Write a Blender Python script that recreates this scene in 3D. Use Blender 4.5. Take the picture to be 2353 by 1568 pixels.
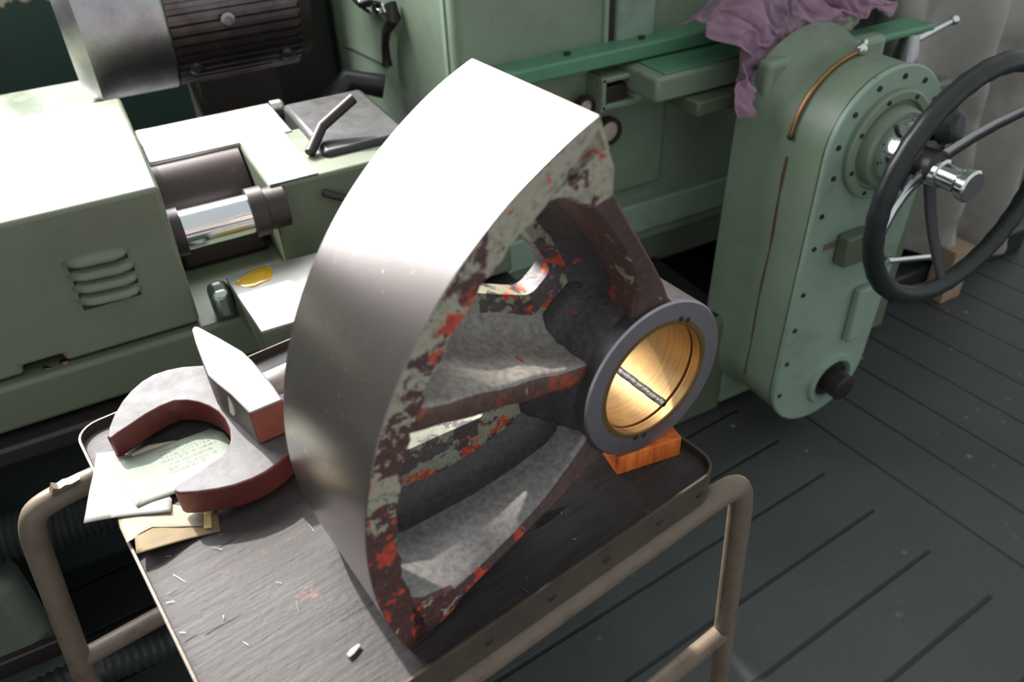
import bpy, bmesh, math, random
from mathutils import Vector, Matrix
R = math.radians
random.seed(7)
scn = bpy.context.scene
for o in list(bpy.data.objects): bpy.data.objects.remove(o)
COL = scn.collection

# ------------------------------------------------------------------ camera, world, light, exposure
# world frame: X along the grinding machine (to the right), Y away from the viewer, Z up; floor at 0
FPX, TH, RO, AK = 1854.0, R(37.02), R(-2.68), R(63.15)
CX, CY, IW = 1176.5, 784.0, 2353.0
CAM = Vector((0, 0, 1.55))
_fw = Vector((0, math.cos(TH), -math.sin(TH))); _r0 = Vector((1, 0, 0)); _u0 = _r0.cross(_fw)
_r = _r0*math.cos(RO) + _u0*math.sin(RO); _u = -_r0*math.sin(RO) + _u0*math.cos(RO)
_M = Matrix(((math.sin(AK), math.cos(AK), 0), (-math.cos(AK), math.sin(AK), 0), (0, 0, 1)))
RT, UP, FW = _M @ _r, _M @ _u, _M @ _fw
cd = bpy.data.cameras.new('camera'); cam = bpy.data.objects.new('camera', cd); COL.objects.link(cam)
cam.matrix_world = Matrix(((RT.x, UP.x, -FW.x, CAM.x), (RT.y, UP.y, -FW.y, CAM.y), (RT.z, UP.z, -FW.z, CAM.z), (0, 0, 0, 1)))
cd.sensor_width = 36; cd.lens = FPX/IW*36; cd.clip_start = .02
cd.dof.use_dof = True; cd.dof.focus_distance = 1.02; cd.dof.aperture_fstop = 5.0
scn.camera = cam

W = bpy.data.worlds.new('world'); scn.world = W; W.use_nodes = True
W.node_tree.nodes['Background'].inputs[0].default_value = (.92, .97, 1, 1)
W.node_tree.nodes['Background'].inputs[1].default_value = .72

def lamp(name, typ, loc, energy, color, target=None, **k):
    l = bpy.data.lights.new(name, typ); l.energy = energy; l.color = color
    for a, b in k.items(): setattr(l, a, b)
    o = bpy.data.objects.new(name, l); COL.objects.link(o); o.location = loc
    if target is not None: o.rotation_euler = (Vector(target)-Vector(loc)).to_track_quat('-Z', 'Y').to_euler()
    return o
SUN_T = Vector((.1, .5, 1.0))
SUN_D = Vector((-math.sin(R(11))*math.cos(R(41)), math.cos(R(11))*math.cos(R(41)), math.sin(R(41))))
lamp('sunlight', 'SUN', SUN_T + SUN_D*6, 8.5, (1, .94, .86), SUN_T, angle=R(1.2))
# daylight through the tall windows in the far wall
lamp('window_daylight', 'AREA', (-.35, 3.12, 2.75), 190, (.97, .98, 1), (-.35, 0, 1.7), shape='RECTANGLE', size=3.3, size_y=2.5)

vs = scn.view_settings
vs.view_transform = 'Standard'; vs.look = 'None'; vs.gamma = 1; vs.exposure = 0.0
vs.use_curve_mapping = False

# ------------------------------------------------------------------ pixel -> point on a real plane
def ray(x, y): return RT*((x-CX)/FPX) - UP*((y-CY)/FPX) + FW
def pz(x, y, z): d = ray(x, y); return CAM + d*((z-CAM.z)/d.z)
def py(x, y, Y): d = ray(x, y); return CAM + d*((Y-CAM.y)/d.y)
def px(x, y, X): d = ray(x, y); return CAM + d*((X-CAM.x)/d.x)
def axis_z(x, y, Yc, r, below=True):
    # height of a cylinder axis parallel to X whose outline passes through this sight line
    d = ray(x, y); L = math.hypot(d.y, d.z); ny, nz = -d.z/L, d.y/L
    s = r if below else -r
    return CAM.z + (s - ny*Yc)/nz

# ------------------------------------------------------------------ materials
MATS = {}
def _nt(name):
    m = bpy.data.materials.new(name); m.use_nodes = True
    nt = m.node_tree; b = nt.nodes['Principled BSDF']; return m, nt, b
def N(nt, t, **k):
    n = nt.nodes.new(t)
    for a, v in k.items():
        if a.startswith('i_'): n.inputs[a[2:].replace('_', ' ')].default_value = v
        else: setattr(n, a, v)
    return n
def coords(nt, scale=(1, 1, 1), rot=(0, 0, 0), loc=(0, 0, 0)):
    tc = N(nt, 'ShaderNodeTexCoord'); mp = N(nt, 'ShaderNodeMapping')
    mp.inputs['Scale'].default_value = scale; mp.inputs['Rotation'].default_value = rot; mp.inputs['Location'].default_value = loc
    nt.links.new(tc.outputs['Object'], mp.inputs['Vector']); return mp.outputs['Vector']
def noise(nt, vec, scale, detail=5, rough=.6, dist=0):
    n = N(nt, 'ShaderNodeTexNoise'); n.inputs['Scale'].default_value = scale; n.inputs['Detail'].default_value = detail
    n.inputs['Roughness'].default_value = rough; n.inputs['Distortion'].default_value = dist
    nt.links.new(vec, n.inputs['Vector']); return n.outputs['Fac']
def ramp(nt, fac, a, b):
    n = N(nt, 'ShaderNodeMapRange'); n.inputs['From Min'].default_value = a; n.inputs['From Max'].default_value = b
    nt.links.new(fac, n.inputs['Value']); return n.outputs['Result']
def mix(nt, fac, A, B):
    n = N(nt, 'ShaderNodeMix', data_type='RGBA')
    if isinstance(fac, (int, float)): n.inputs[0].default_value = fac
    else: nt.links.new(fac, n.inputs[0])
    for s, v in ((6, A), (7, B)):
        if isinstance(v, tuple): n.inputs[s].default_value = (*v, 1)
        else: nt.links.new(v, n.inputs[s])
    return n.outputs[2]
def mul(nt, a, b, op='MULTIPLY'):
    n = N(nt, 'ShaderNodeMath', operation=op)
    for i, v in enumerate((a, b)):
        if isinstance(v, (int, float)): n.inputs[i].default_value = v
        else: nt.links.new(v, n.inputs[i])
    return n.outputs[0]
def bump(nt, b, h, strength=.3, dist=.002):
    n = N(nt, 'ShaderNodeBump'); n.inputs['Strength'].default_value = strength; n.inputs['Distance'].default_value = dist
    nt.links.new(h, n.inputs['Height']); nt.links.new(n.outputs[0], b.inputs['Normal'])

def paint(name, col, rough=.42, dirt=(.09, .075, .05), amount=.5, scale=5, metal=0, bmp=.15, chips=None, spec=.5):
    """Oil paint on iron: colour drift, grime blotches, optional chips of another colour."""
    if name in MATS: return MATS[name]
    m, nt, b = _nt(name); v = coords(nt)
    n1 = noise(nt, v, scale, 6, .65); n2 = noise(nt, v, scale*7, 5, .6)
    c = mix(nt, ramp(nt, n1, .35, .7), col, tuple(x*.8 for x in col))
    g = mul(nt, ramp(nt, n1, .52, .78), ramp(nt, n2, .35, .7)); g = mul(nt, g, amount)
    c = mix(nt, g, c, dirt)
    if chips:
        n3 = noise(nt, coords(nt, loc=(3, 1, 2)), scale*9, 4, .6); n4 = noise(nt, coords(nt, loc=(9, 5, 1)), scale*1.6, 3, .5)
        c = mix(nt, mul(nt, ramp(nt, n3, .64, .67), ramp(nt, n4, .56, .64)), c, chips)
    nt.links.new(c, b.inputs['Base Color'])
    nt.links.new(mul(nt, mul(nt, n2, .3), rough-.1, 'ADD'), b.inputs['Roughness'])
    b.inputs['Metallic'].default_value = metal; b.inputs['Specular IOR Level'].default_value = spec
    bump(nt, b, n2, bmp, .002); MATS[name] = m; return m

def metal(name, col, rough=.3, streak=(1, 1, 1), amount=.35, dark=None, bmp=.05, scale=20, metallic=1.0, spec=.5):
    if name in MATS: return MATS[name]
    m, nt, b = _nt(name); v = coords(nt, scale=streak)
    n1 = noise(nt, v, scale, 8, .72); n2 = noise(nt, coords(nt), scale*.25, 6, .7)
    d = dark or tuple(x*.6 for x in col)
    c = mix(nt, mul(nt, ramp(nt, n1, .4, .75), amount), col, d)
    c = mix(nt, mul(nt, ramp(nt, n2, .5, .75), amount), c, d)
    nt.links.new(c, b.inputs['Base Color']); b.inputs['Metallic'].default_value = metallic
    nt.links.new(mul(nt, mul(nt, n1, .25), rough-.12, 'ADD'), b.inputs['Roughness'])
    b.inputs['Specular IOR Level'].default_value = spec; bump(nt, b, n1, bmp, .001); MATS[name] = m; return m

def casting(name, base, t_red, t_grey, grey=(.36, .33, .25), red=(.60, .075, .03), rough=.45, sc=26, bmp=.4, up=0):
    """Rough iron casting: dark primer with torn islands of red lead and grey-green filler."""
    m, nt, b = _nt(name); v = coords(nt)
    a = noise(nt, v, sc, 10, .68, .3); b2 = noise(nt, coords(nt, loc=(4, 7, 3)), sc*1.3, 10, .68, .3)
    f = noise(nt, v, sc*6, 5, .65); big = noise(nt, coords(nt, loc=(1, 2, 9)), sc*.28, 3, .5)
    c = mix(nt, ramp(nt, f, .35, .7), base, tuple(x*.5 for x in base))
    gsel = mul(nt, b2, mul(nt, mul(nt, big, .5), -.25, 'ADD'), 'ADD')
    if up:
        tc_ = N(nt, 'ShaderNodeTexCoord'); sp_ = N(nt, 'ShaderNodeSeparateXYZ'); nt.links.new(tc_.outputs['Object'], sp_.inputs[0])
        gsel = mul(nt, gsel, mul(nt, ramp(nt, sp_.outputs[2], .0, .42), up, 'MULTIPLY'), 'ADD')
    c = mix(nt, ramp(nt, gsel, t_grey, t_grey+.012), c, mix(nt, ramp(nt, f, .5, .72), grey, tuple(x*.45 for x in grey)))
    rsel = mul(nt, a, mul(nt, mul(nt, big, -.4), .2, 'ADD'), 'ADD')
    c = mix(nt, ramp(nt, rsel, t_red, t_red+.015), c, mix(nt, ramp(nt, f, .4, .7), red, (.22, .03, .025)))
    nt.links.new(c, b.inputs['Base Color'])
    nt.links.new(mul(nt, mul(nt, f, .4), rough-.18, 'ADD'), b.inputs['Roughness'])
    bump(nt, b, mul(nt, mul(nt, f, .5), b2, 'ADD'), bmp, .003); return m

GREEN = paint('green_paint', (.235, .305, .215), .36, amount=.6, scale=4, chips=(.30, .12, .08))
GREEN_B = paint('bright_green_paint', (.115, .29, .17), .38, amount=.55, scale=5)
OLIVE = paint('olive_paint', (.135, .16, .105), .40, amount=.5, scale=4)
PALE = paint('pale_green_paint', (.30, .41, .32), .34, amount=.7, scale=4.5, chips=(.16, .09, .06))
COVERM = paint('cover_paint', (.185, .21, .15), .20, amount=.35, scale=3.5, bmp=.06)
DKGREEN = paint('dark_green_paint', (.030, .055, .046), .45, amount=.3)
BLACKM = paint('oily_black', (.022, .022, .024), .38, dirt=(.05, .04, .03), amount=.6)
DARKIRON = paint('dark_iron', (.055, .045, .043), .35, dirt=(.10, .05, .04), amount=.5, metal=.5)
STEEL = metal('worn_steel', (.5, .5, .51), .3, amount=.5)
CHROME = metal('polished_chrome', (.72, .74, .75), .12, amount=.12)
BROWNSTEEL = metal('browned_steel', (.055, .040, .037), .36, amount=.5, streak=(1, 6, 6), metallic=.4)
PEWTER = metal('grey_aluminium', (.46, .45, .47), .34, amount=.6, dark=(.16, .14, .14), scale=9)
FINS = metal('dirty_finned_iron', (.20, .17, .175), .42, amount=.7, dark=(.07, .05, .05), scale=12)
RUBBER = paint('black_rubber', (.016, .02, .02), .35, dirt=(.02, .04, .035), amount=.4)
COPPER = metal('tarnished_copper', (.42, .22, .10), .38, amount=.5)

# ------------------------------------------------------------------ mesh helpers
OFF = {}
def tag(o, label=None, cat=None, group=None, kind=None):
    if label: o['label'] = label
    if cat: o['category'] = cat
    if group: o['group'] = group
    if kind: o['kind'] = kind
    return o
def thing(name, label, cat, loc, group=None):
    o = bpy.data.objects.new(name, None); COL.objects.link(o); o.location = Vector(loc); o.empty_display_size = .05
    OFF[o.name] = Vector(loc); return tag(o, label, cat, group)
class MB:
    def __init__(s): s.bm = bmesh.new()
    def face(s, vs, mi=0):
        try: f = s.bm.faces.new(vs); f.material_index = mi; return f
        except ValueError: return None
    def v(s, p): return s.bm.verts.new(Vector(p))
    def rings(s, rs, closed=True, cap=True, mi=0, loop=False, capmi=None, segmi=None):
        V = [[s.v(p) for p in r] for r in rs]; n = len(V[0]); m = len(V)
        for i in range(m if loop else m-1):
            A, B = V[i], V[(i+1) % m]
            for j in range(n if closed else n-1):
                s.face((A[j], A[(j+1) % n], B[(j+1) % n], B[j]), (segmi(i, j) if callable(segmi) else segmi[j]) if segmi else mi)
        if cap and not loop:
            s.face(list(reversed(V[0])), mi if capmi is None else capmi); s.face(V[-1], mi if capmi is None else capmi)
        return V
    def box(s, lo, hi, mi=0, T=None):
        x0, y0, z0 = lo; x1, y1, z1 = hi; T = T or (lambda p: p)
        s.rings([[T(Vector(p)) for p in ((x0, y0, z), (x1, y0, z), (x1, y1, z), (x0, y1, z))] for z in (z0, z1)], mi=mi); return s
    def prism(s, pts, d, mi=0, capmi=None):
        d = Vector(d); P = [Vector(p) for p in pts]; s.rings([P, [p+d for p in P]], mi=mi, capmi=capmi); return s
    def lathe(s, prof, o, ax, n=48, mi=0, closed_prof=False, segmi=None, a0=0, a1=2*math.pi):
        """prof: list of (distance along axis, radius)"""
        o = Vector(o); ax = Vector(ax).normalized(); e = ax.orthogonal().normalized(); f = ax.cross(e)
        rs = []
        for k in range(n):
            t = a0 + (a1-a0)*k/n; d = e*math.cos(t) + f*math.sin(t)
            rs.append([o + ax*h + d*max(r, 1e-5) for h, r in prof])
        s.rings(rs, closed=closed_prof, cap=False, loop=True, mi=mi, segmi=segmi)
        return s
    def cyl(s, a, b, r, n=24, mi=0, r2=None):
        a, b = Vector(a), Vector(b); L = (b-a).length; r2 = r if r2 is None else r2
        return s.lathe([(0, 0), (0, r), (L, r2), (L, 0)], a, b-a, n, mi)
    def tube(s, pts, r, n=14, mi=0, smooth=True):
        P = [Vector(p) for p in pts]; rs = []; up = None
        rr = r if isinstance(r, (list, tuple)) else [r]*len(P)
        for i, p in enumerate(P):
            t = (P[min(i+1, len(P)-1)] - P[max(i-1, 0)]).normalized()
            if up is None: up = t.orthogonal().normalized()
            up = (up - t*up.dot(t)).normalized(); w = t.cross(up)
            rs.append([p + (up*math.cos(2*math.pi*k/n) + w*math.sin(2*math.pi*k/n))*rr[i] for k in range(n)])
        s.rings(rs, mi=mi); return s
    def ball(s, c, r, n=20, m=12, mi=0, sc=(1, 1, 1)):
        c = Vector(c)
        prof = [(-r*math.cos(math.pi*i/m), r*math.sin(math.pi*i/m)) for i in range(m+1)]
        return s.lathe(prof, c, (0, 0, 1), n, mi)
    def build(s, name, mats, parent=None, bevel=0, seg=2, smooth=True, angle=35, weld=True):
        if weld: bmesh.ops.remove_doubles(s.bm, verts=s.bm.verts, dist=2e-5)
        bmesh.ops.recalc_face_normals(s.bm, faces=s.bm.faces)
        off = OFF.get(parent.name, Vector()) if parent else Vector()
        if parent is None:
            lo = Vector([min(v.co[i] for v in s.bm.verts) for i in range(3)]); hi = Vector([max(v.co[i] for v in s.bm.verts) for i in range(3)])
            off = Vector(((lo.x+hi.x)/2, (lo.y+hi.y)/2, lo.z))
        bmesh.ops.translate(s.bm, verts=s.bm.verts, vec=-off)
        me = bpy.data.meshes.new(name); s.bm.to_mesh(me); s.bm.free()
        o = bpy.data.objects.new(name, me); COL.objects.link(o)
        for m in (mats if isinstance(mats, (list, tuple)) else [mats]): me.materials.append(m)
        if parent is None: o.location = off
        else: o.parent = parent
        OFF[o.name] = off
        if smooth:
            for p in me.polygons: p.use_smooth = True
            try: me.set_sharp_from_angle(angle=R(angle))
            except AttributeError: pass
        if bevel:
            b = o.modifiers.new('bevel', 'BEVEL'); b.width = bevel; b.segments = seg; b.limit_method = 'ANGLE'; b.angle_limit = R(30)
            b.harden_normals = False
        return o
def arc(c, r, a0, a1, n): return [(c[0]+r*math.cos(R(a0+(a1-a0)*i/n)), c[1]+r*math.sin(R(a0+(a1-a0)*i/n))) for i in range(n+1)]
def bend(P, r=.03, n=7):
    """round the corners of a polyline"""
    P = [Vector(p) for p in P]; out = [P[0]]
    for i in range(1, len(P)-1):
        a, b, c = P[i-1], P[i], P[i+1]; d0 = min(r, (a-b).length*.45); d1 = min(r, (c-b).length*.45)
        s, e = b+(a-b).normalized()*d0, b+(c-b).normalized()*d1
        for k in range(n+1):
            t = k/n; out.append(s*(1-t)**2 + b*2*t*(1-t) + e*t*t)
    out.append(P[-1]); return out

# ------------------------------------------------------------------ setting: floor, far wall with windows
FA = R(5)
def floor_material():
    m, nt, b = _nt('dark_floorboards'); tc = N(nt, 'ShaderNodeTexCoord')
    mp = N(nt, 'ShaderNodeMapping'); mp.inputs['Rotation'].default_value = (0, 0, -FA); nt.links.new(tc.outputs['Object'], mp.inputs['Vector'])
    sp = N(nt, 'ShaderNodeSeparateXYZ'); nt.links.new(mp.outputs[0], sp.inputs[0])
    def gap(c, off):
        f = mul(nt, mul(nt, mul(nt, c, -off, 'ADD'), 1/.15), 0, 'ADD')
        fr = N(nt, 'ShaderNodeMath', operation='PINGPONG'); fr.inputs[1].default_value = .5; nt.links.new(f, fr.inputs[0])
        fl = N(nt, 'ShaderNodeMath', operation='FLOOR'); nt.links.new(f, fl.inputs[0])
        return ramp(nt, fr.outputs[0], .045, .018), fl.outputs[0]
    gv, iv = gap(sp.outputs[1], .05); gu, iu = gap(sp.outputs[0], .05)
    side = ramp(nt, sp.outputs[0], 1.4205, 1.4215)
    g = N(nt, 'ShaderNodeMix', data_type='FLOAT'); nt.links.new(side, g.inputs[0]); nt.links.new(gv, g.inputs[2]); nt.links.new(gu, g.inputs[3])
    idn = N(nt, 'ShaderNodeMix', data_type='FLOAT'); nt.links.new(side, idn.inputs[0]); nt.links.new(iv, idn.inputs[2]); nt.links.new(iu, idn.inputs[3])
    w = N(nt, 'ShaderNodeTexWhiteNoise', noise_dimensions='1D'); nt.links.new(idn.outputs[0], w.inputs['W'])
    n1 = noise(nt, mp.outputs[0], 4, 6, .6); n2 = noise(nt, mp.outputs[0], 60, 4, .6)
    c = mix(nt, ramp(nt, n1, .3, .7), (.048, .057, .053), (.036, .040, .042))
    c = mix(nt, mul(nt, w.outputs[0], .35), c, (.062, .060, .058)); c = mix(nt, mul(nt, ramp(nt, n2, .4, .8), .4), c, (.025, .028, .028))
    vo = N(nt, 'ShaderNodeTexVoronoi'); vo.inputs['Scale'].default_value = 17; nt.links.new(mp.outputs[0], vo.inputs['Vector'])
    spot = mul(nt, ramp(nt, vo.outputs['Distance'], .13, .09), ramp(nt, noise(nt, mp.outputs[0], 5, 2), .5, .6))
    c = mix(nt, mul(nt, spot, .6), c, (.20, .27, .24))
    c = mix(nt, g.outputs[0], c, (.010, .012, .012))
    nt.links.new(c, b.inputs['Base Color']); b.inputs['Roughness'].default_value = .55
    bump(nt, b, mul(nt, mul(nt, g.outputs[0], -1), mul(nt, n2, .15), 'ADD'), .5, .006); return m
fl = MB(); fl.box((-3, -1.5, -.05), (5.5, 3.3, 0))
FLOORM = floor_material(); o = fl.build('floor', FLOORM, smooth=False)
o.location = (0, 0, 0)
for v in o.data.vertices: v.co += OFF[o.name]
tag(o, 'dark greenish wooden plank floor with scattered pale paint specks', 'floor', kind='structure')

wall = MB()
WX0, WX1, WZ0, WZ1 = -2.0, 1.3, 1.4, 4.1
for lo, hi in (((-3, 3.2, 0), (5.5, 3.3, WZ0)), ((-3, 3.2, WZ0), (WX0, 3.3, WZ1)), ((WX1, 3.2, WZ0), (5.5, 3.3, WZ1)), ((-3, 3.2, WZ1), (5.5, 3.3, 4.9))): wall.box(lo, hi)
m, nt, b = _nt('two_tone_wall'); tc = N(nt, 'ShaderNodeTexCoord'); sp = N(nt, 'ShaderNodeSeparateXYZ'); nt.links.new(tc.outputs['Object'], sp.inputs[0])
nz_ = noise(nt, coords(nt, scale=(6, 1, 1)), 2.2, 4, .6)
hh = mul(nt, sp.outputs[2], mul(nt, nz_, .12), 'ADD')
c = mix(nt, ramp(nt, hh, .965, .975), (.022, .052, .043), (.50, .43, .33)); c = mix(nt, ramp(nt, noise(nt, coords(nt, scale=(3, 1, .5)), 9, 5), .62, .66), c, (.03, .035, .03))
nt.links.new(c, b.inputs['Base Color']); b.inputs['Roughness'].default_value = .5
o = wall.build('wall_back', m, smooth=False)
tag(o, 'dark green far wall with a chipped pale band above', 'wall', kind='structure')
wl = MB(); wl.box((-3.1, -1.5, 0), (-3, 3.3, 4.6)); o = wl.build('wall_left', paint('dull_wall_paint', (.075, .085, .075), .6, amount=.4), smooth=False)
tag(o, 'dull dark green side wall', 'wall', kind='structure')
wf = MB()
for k in range(5):
    x = WX0 + (WX1-WX0)*k/4; wf.box((x-.03, 3.19, WZ0), (x+.03, 3.25, WZ1))
for z in (WZ0+.03, (WZ0+WZ1)/2, WZ1-.03): wf.box((WX0, 3.2, z-.03), (WX1, 3.24, z+.03))
o = wf.build('window_1', paint('window_paint', (.35, .36, .33)), smooth=False); tag(o, 'tall window in the far wall', 'window', kind='structure')
gl = MB(); gl.box((WX0, 3.26, WZ0), (WX1, 3.27, WZ1))
m, nt, b = _nt('bright_sky_pane'); em = N(nt, 'ShaderNodeEmission'); em.inputs[0].default_value = (.97, .98, 1, 1); em.inputs[1].default_value = 6.0
tr = N(nt, 'ShaderNodeBsdfTransparent'); ad = N(nt, 'ShaderNodeAddShader'); nt.links.new(em.outputs[0], ad.inputs[0]); nt.links.new(tr.outputs[0], ad.inputs[1]); nt.links.new(ad.outputs[0], nt.nodes['Material Output'].inputs['Surface'])
p_ = gl.build('window_pane', m, o, smooth=False)

# ------------------------------------------------------------------ the cast pulley segment
SC = Vector((.4158, .4503, 1.0187)); SAZ = -1.4542
SA = Vector((math.cos(SAZ), math.sin(SAZ), 0)); SS = Vector((-SA.y, SA.x, 0))
def S(u, v, off): return SC + SS*u + Vector((0, 0, v)) + SA*off
def pol(r, d): return (r*math.cos(R(d)), r*math.sin(R(d)))
RO_, RI_, WD, A0, A1, AM = .3456, .3185, .159, 110.66, 200.0, 155.33
seg = thing('pulley_segment', 'large cast iron pulley sector with polished rim and brass lined hub on the tray', 'machine part', S(*pol(RO_, A1), 0))

CAST_F = casting('casting_front', (.105, .045, .042), .60, .575, bmp=.5, up=.20)
CAST_D = casting('casting_dark', (.075, .066, .068), .66, .72, bmp=.45, rough=.38)
CAST_L = casting('casting_sunlit', (.27, .255, .245), .68, .78, bmp=.5, rough=.36)  # paler casting copy: sunlight on the lower spoke put into the colour
CAST_R = casting('casting_reddish', (.13, .070, .056), .572, .63, bmp=.4, red=(.32, .075, .035))
def rim_material():
    m, nt, b = _nt('turned_rim_steel'); v = coords(nt)
    tc = N(nt, 'ShaderNodeTexCoord')
    n1 = noise(nt, v, 5, 4, .6); n2 = noise(nt, v, 160, 3, .6)
    # turning lines run round the rim, so they vary only along the axis
    dt = N(nt, 'ShaderNodeVectorMath', operation='DOT_PRODUCT'); nt.links.new(tc.outputs['Object'], dt.inputs[0]); dt.inputs[1].default_value = SA
    n3 = N(nt, 'ShaderNodeTexNoise', noise_dimensions='1D'); n3.inputs['Scale'].default_value = 900; nt.links.new(dt.outputs['Value'], n3.inputs['W'])
    c = mix(nt, ramp(nt, n1, .35, .7), (.262, .235, .226), (.19, .166, .156)); c = mix(nt, ramp(nt, n2, .66, .75), c, (.58, .56, .52))
    nt.links.new(c, b.inputs['Base Color']); b.inputs['Metallic'].default_value = .92
    nt.links.new(mul(nt, mul(nt, n1, .10), .20, 'ADD'), b.inputs['Roughness'])
    b.inputs['Anisotropic'].default_value = 0.0
    bump(nt, b, mul(nt, mul(nt, n3.outputs['Fac'], .5), mul(nt, n2, .5), 'ADD'), .08, .0006); return m
CAST_S = casting('casting_spoke', (.105, .062, .056), .615, .66, bmp=.5, rough=.4)
RIMM = rim_material()

rim = MB(); n = 90; rs = []
prof = [(0.0, RO_-.0008), (-.0008, RO_), (-WD+.0008, RO_), (-WD, RO_-.0008), (-WD, RI_-.001), (-.122, RI_-.004), (-.105, RI_-.002), (-.001, RI_), (0, RI_+.001)]
for i in range(n+1):
    d = A0+(A1-A0)*i/n
    # slight waviness of the raw cast inner edge
    w = .0012*math.sin(d*.9)+.0008*math.sin(d*2.3+1)
    rs.append([S(*pol(r + (w if r < RO_-.01 else 0), d), o) for o, r in prof])
rim.rings(rs, capmi=1, segmi=[0, 0, 0, 1, 2, 2, 2, 1, 1])
rim.build('rim', [RIMM, CAST_F, CAST_D], seg, angle=30)

def end_spoke(mirror):
    """Tapered wall closing one end of the sector; its front edge falls back towards the hub."""
    def mm(uv):
        if not mirror: return uv
        r, d = math.hypot(*uv), math.degrees(math.atan2(uv[1], uv[0])); return pol(r, 2*AM-d)
    out = [(-.1195, .317), (-.1110, .2985), (-.1035, .2796), (-.1018, .2592), (-.0814, .2300), (-.0536, .1920), (-.0237, .1520), (.006, .112), (.02, .085)]
    inn = [(-.1680, .2712), (-.1614, .2726), (-.1508, .2705), (-.1267, .2538), (-.1035, .2268), (-.0769, .1955), (-.052, .158), (-.0315, .118), (-.03, .085)]
    offs = [0, 0, 0, -.002, -.010, -.021, -.033, -.047, -.05]
    rs = []
    for (ou, iu, of) in zip(out, inn, offs):
        ou, iu = Vector(mm(ou)), Vector(mm(iu)); e = (iu-ou); L = e.length; e /= L
        P = [(ou, of-.004), (ou+e*.004, of), (iu-e*.004, of), (iu, of-.004), (iu+e*.001, -.082), (iu+e*.006, -.097), (iu+e*.018, -.108), (iu+e*.03, -.1145), (iu+e*.03, -.1385), (ou, -.1385)]
        rs.append([S(p.x, p.y, o) for p, o in P])
    base_ = [1, 0, 1, 1, 2, 2, 2, 2, 1, 1]
    mb = MB(); mb.rings(rs, segmi=lambda i, j: 3 if (i < 3 and j in (0, 1, 2, 9)) else base_[j])
    return mb
end_spoke(False).build('end_spoke', [CAST_S, CAST_R, CAST_D, CAST_F], seg, angle=40)
end_spoke(True).build('end_spoke', [CAST_S, CAST_L, CAST_D, CAST_F], seg, angle=40)

# corner gussets: the rounded inside corner between rim and each end spoke
# middle rib (a shelf): profile in (n, off), swept along its radius
rd = R(AM); RDV = Vector((math.cos(rd), math.sin(rd))); RNV = Vector((RDV.y, -RDV.x))*-1
RNV = Vector((-RDV.y, RDV.x)); RNV = -RNV
mb = MB(); rs = []
for k in range(13):
    a = .078 + (.322-.078)*k/12; of = min(-.006, -.010-(.295-a)*.235)
    h = .0128 + .0015*math.sin(k*1.7)
    P = [(h, of-.006), (h*.8, of-.0015), (h*.3, of), (-h*.3, of), (-h*.8, of-.0015), (-h, of-.006)]
    P += [(-h, -.078), (-h-.004, -.094), (-h-.013, -.106), (-h-.028, -.1145), (-h-.028, -.1375), (h+.028, -.1375), (h+.028, -.1145), (h+.013, -.106), (h+.004, -.094), (h, -.078)]
    rs.append([S(*(RDV*a + RNV*nn), o) for nn, o in P])
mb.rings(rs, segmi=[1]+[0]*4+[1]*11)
RIBTOP = casting('casting_rib_sunlit', (.42, .385, .34), .69, .80, bmp=.5, rough=.36)  # colour raised above the other castings to brighten the sun patch
mb.build('middle_rib', [CAST_R, RIBTOP], seg, angle=50)

# web plate with one window in each bay
def web_bay(mirror):
    def mm(p):
        if not mirror: return p
        r, d = math.hypot(*p), math.degrees(math.atan2(p[1], p[0])); return pol(r, 2*AM-d)
    # window outline (hub side, spoke side, rim side, rib side) with rounded corners
    P1, P2 = Vector((-.1019, .1094)), Vector((-.0766, .1279))
    P3 = P2 + Vector((-.485, .875))*.152; P4 = P1 + Vector((-.909, .417))*.168
    base = [P1, P2, P3, Vector(pol(.292, 137)), P4]
    if mirror:      # the lower window is a narrow triangle close under the rib
        P1, P2 = Vector((-.112, .1140)), Vector((-.100, .1305)); P3 = P2 + Vector((-.69, .72))*.160; P4 = P1 + Vector((-.909, .417))*.158
        base = [P1, P2, P3, Vector(pol(.292, 142)), P4]
    win = []
    for i, b_ in enumerate(base):
        a_, c_ = base[i-1], base[(i+1) % 5]; r_ = .004 if mirror else .010
        s_, e_ = b_+(a_-b_).normalized()*r_, b_+(c_-b_).normalized()*r_
        for k in range(5):
            t = k/4; win.append(s_*(1-t)**2 + b_*2*t*(1-t) + e_*t*t)
    D_ = []
    for i, a_ in enumerate(win):
        b_ = win[(i+1) % len(win)]; k_ = max(1, int((b_-a_).length/.006))
        D_ += [a_.lerp(b_, t/k_) for t in range(k_)]
    win = D_; cen = sum(base, Vector((0, 0)))/len(base)
    def outer(p):
        # push outwards to the bay boundary
        d = (p-cen).normalized()
        for k in range(1, 400):
            q = cen + d*k*.001; r, an = q.length, math.degrees(math.atan2(q.y, q.x))
            if r > RI_+.004 or r < .085 or an < A0+1 or an > AM: return q
        return q
    front, back = -.113, -.138
    inn = [(Vector(mm(p)), Vector(mm(outer(p)))) for p in win]
    lipv = [Vector(mm(p+(p-cen).normalized()*.004)) for p in win]
    rs = [[S(*i_, back+.001) for i_, _ in inn], [S(*i_, front-.002) for i_, _ in inn], [S(*l, front) for l in lipv], [S(*o_, front) for _, o_ in inn], [S(*o_, back) for _, o_ in inn], [S(*l, back) for l in lipv]]
    mb = MB(); mb.rings(rs, cap=False, loop=True)
    return mb
LIP = casting('casting_web', (.085, .060, .066), .545, .505, grey=(.27, .27, .19), bmp=.35)
web_bay(False).build('web', LIP, seg, angle=35)
web_bay(True).build('web', LIP, seg, angle=35)

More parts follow.
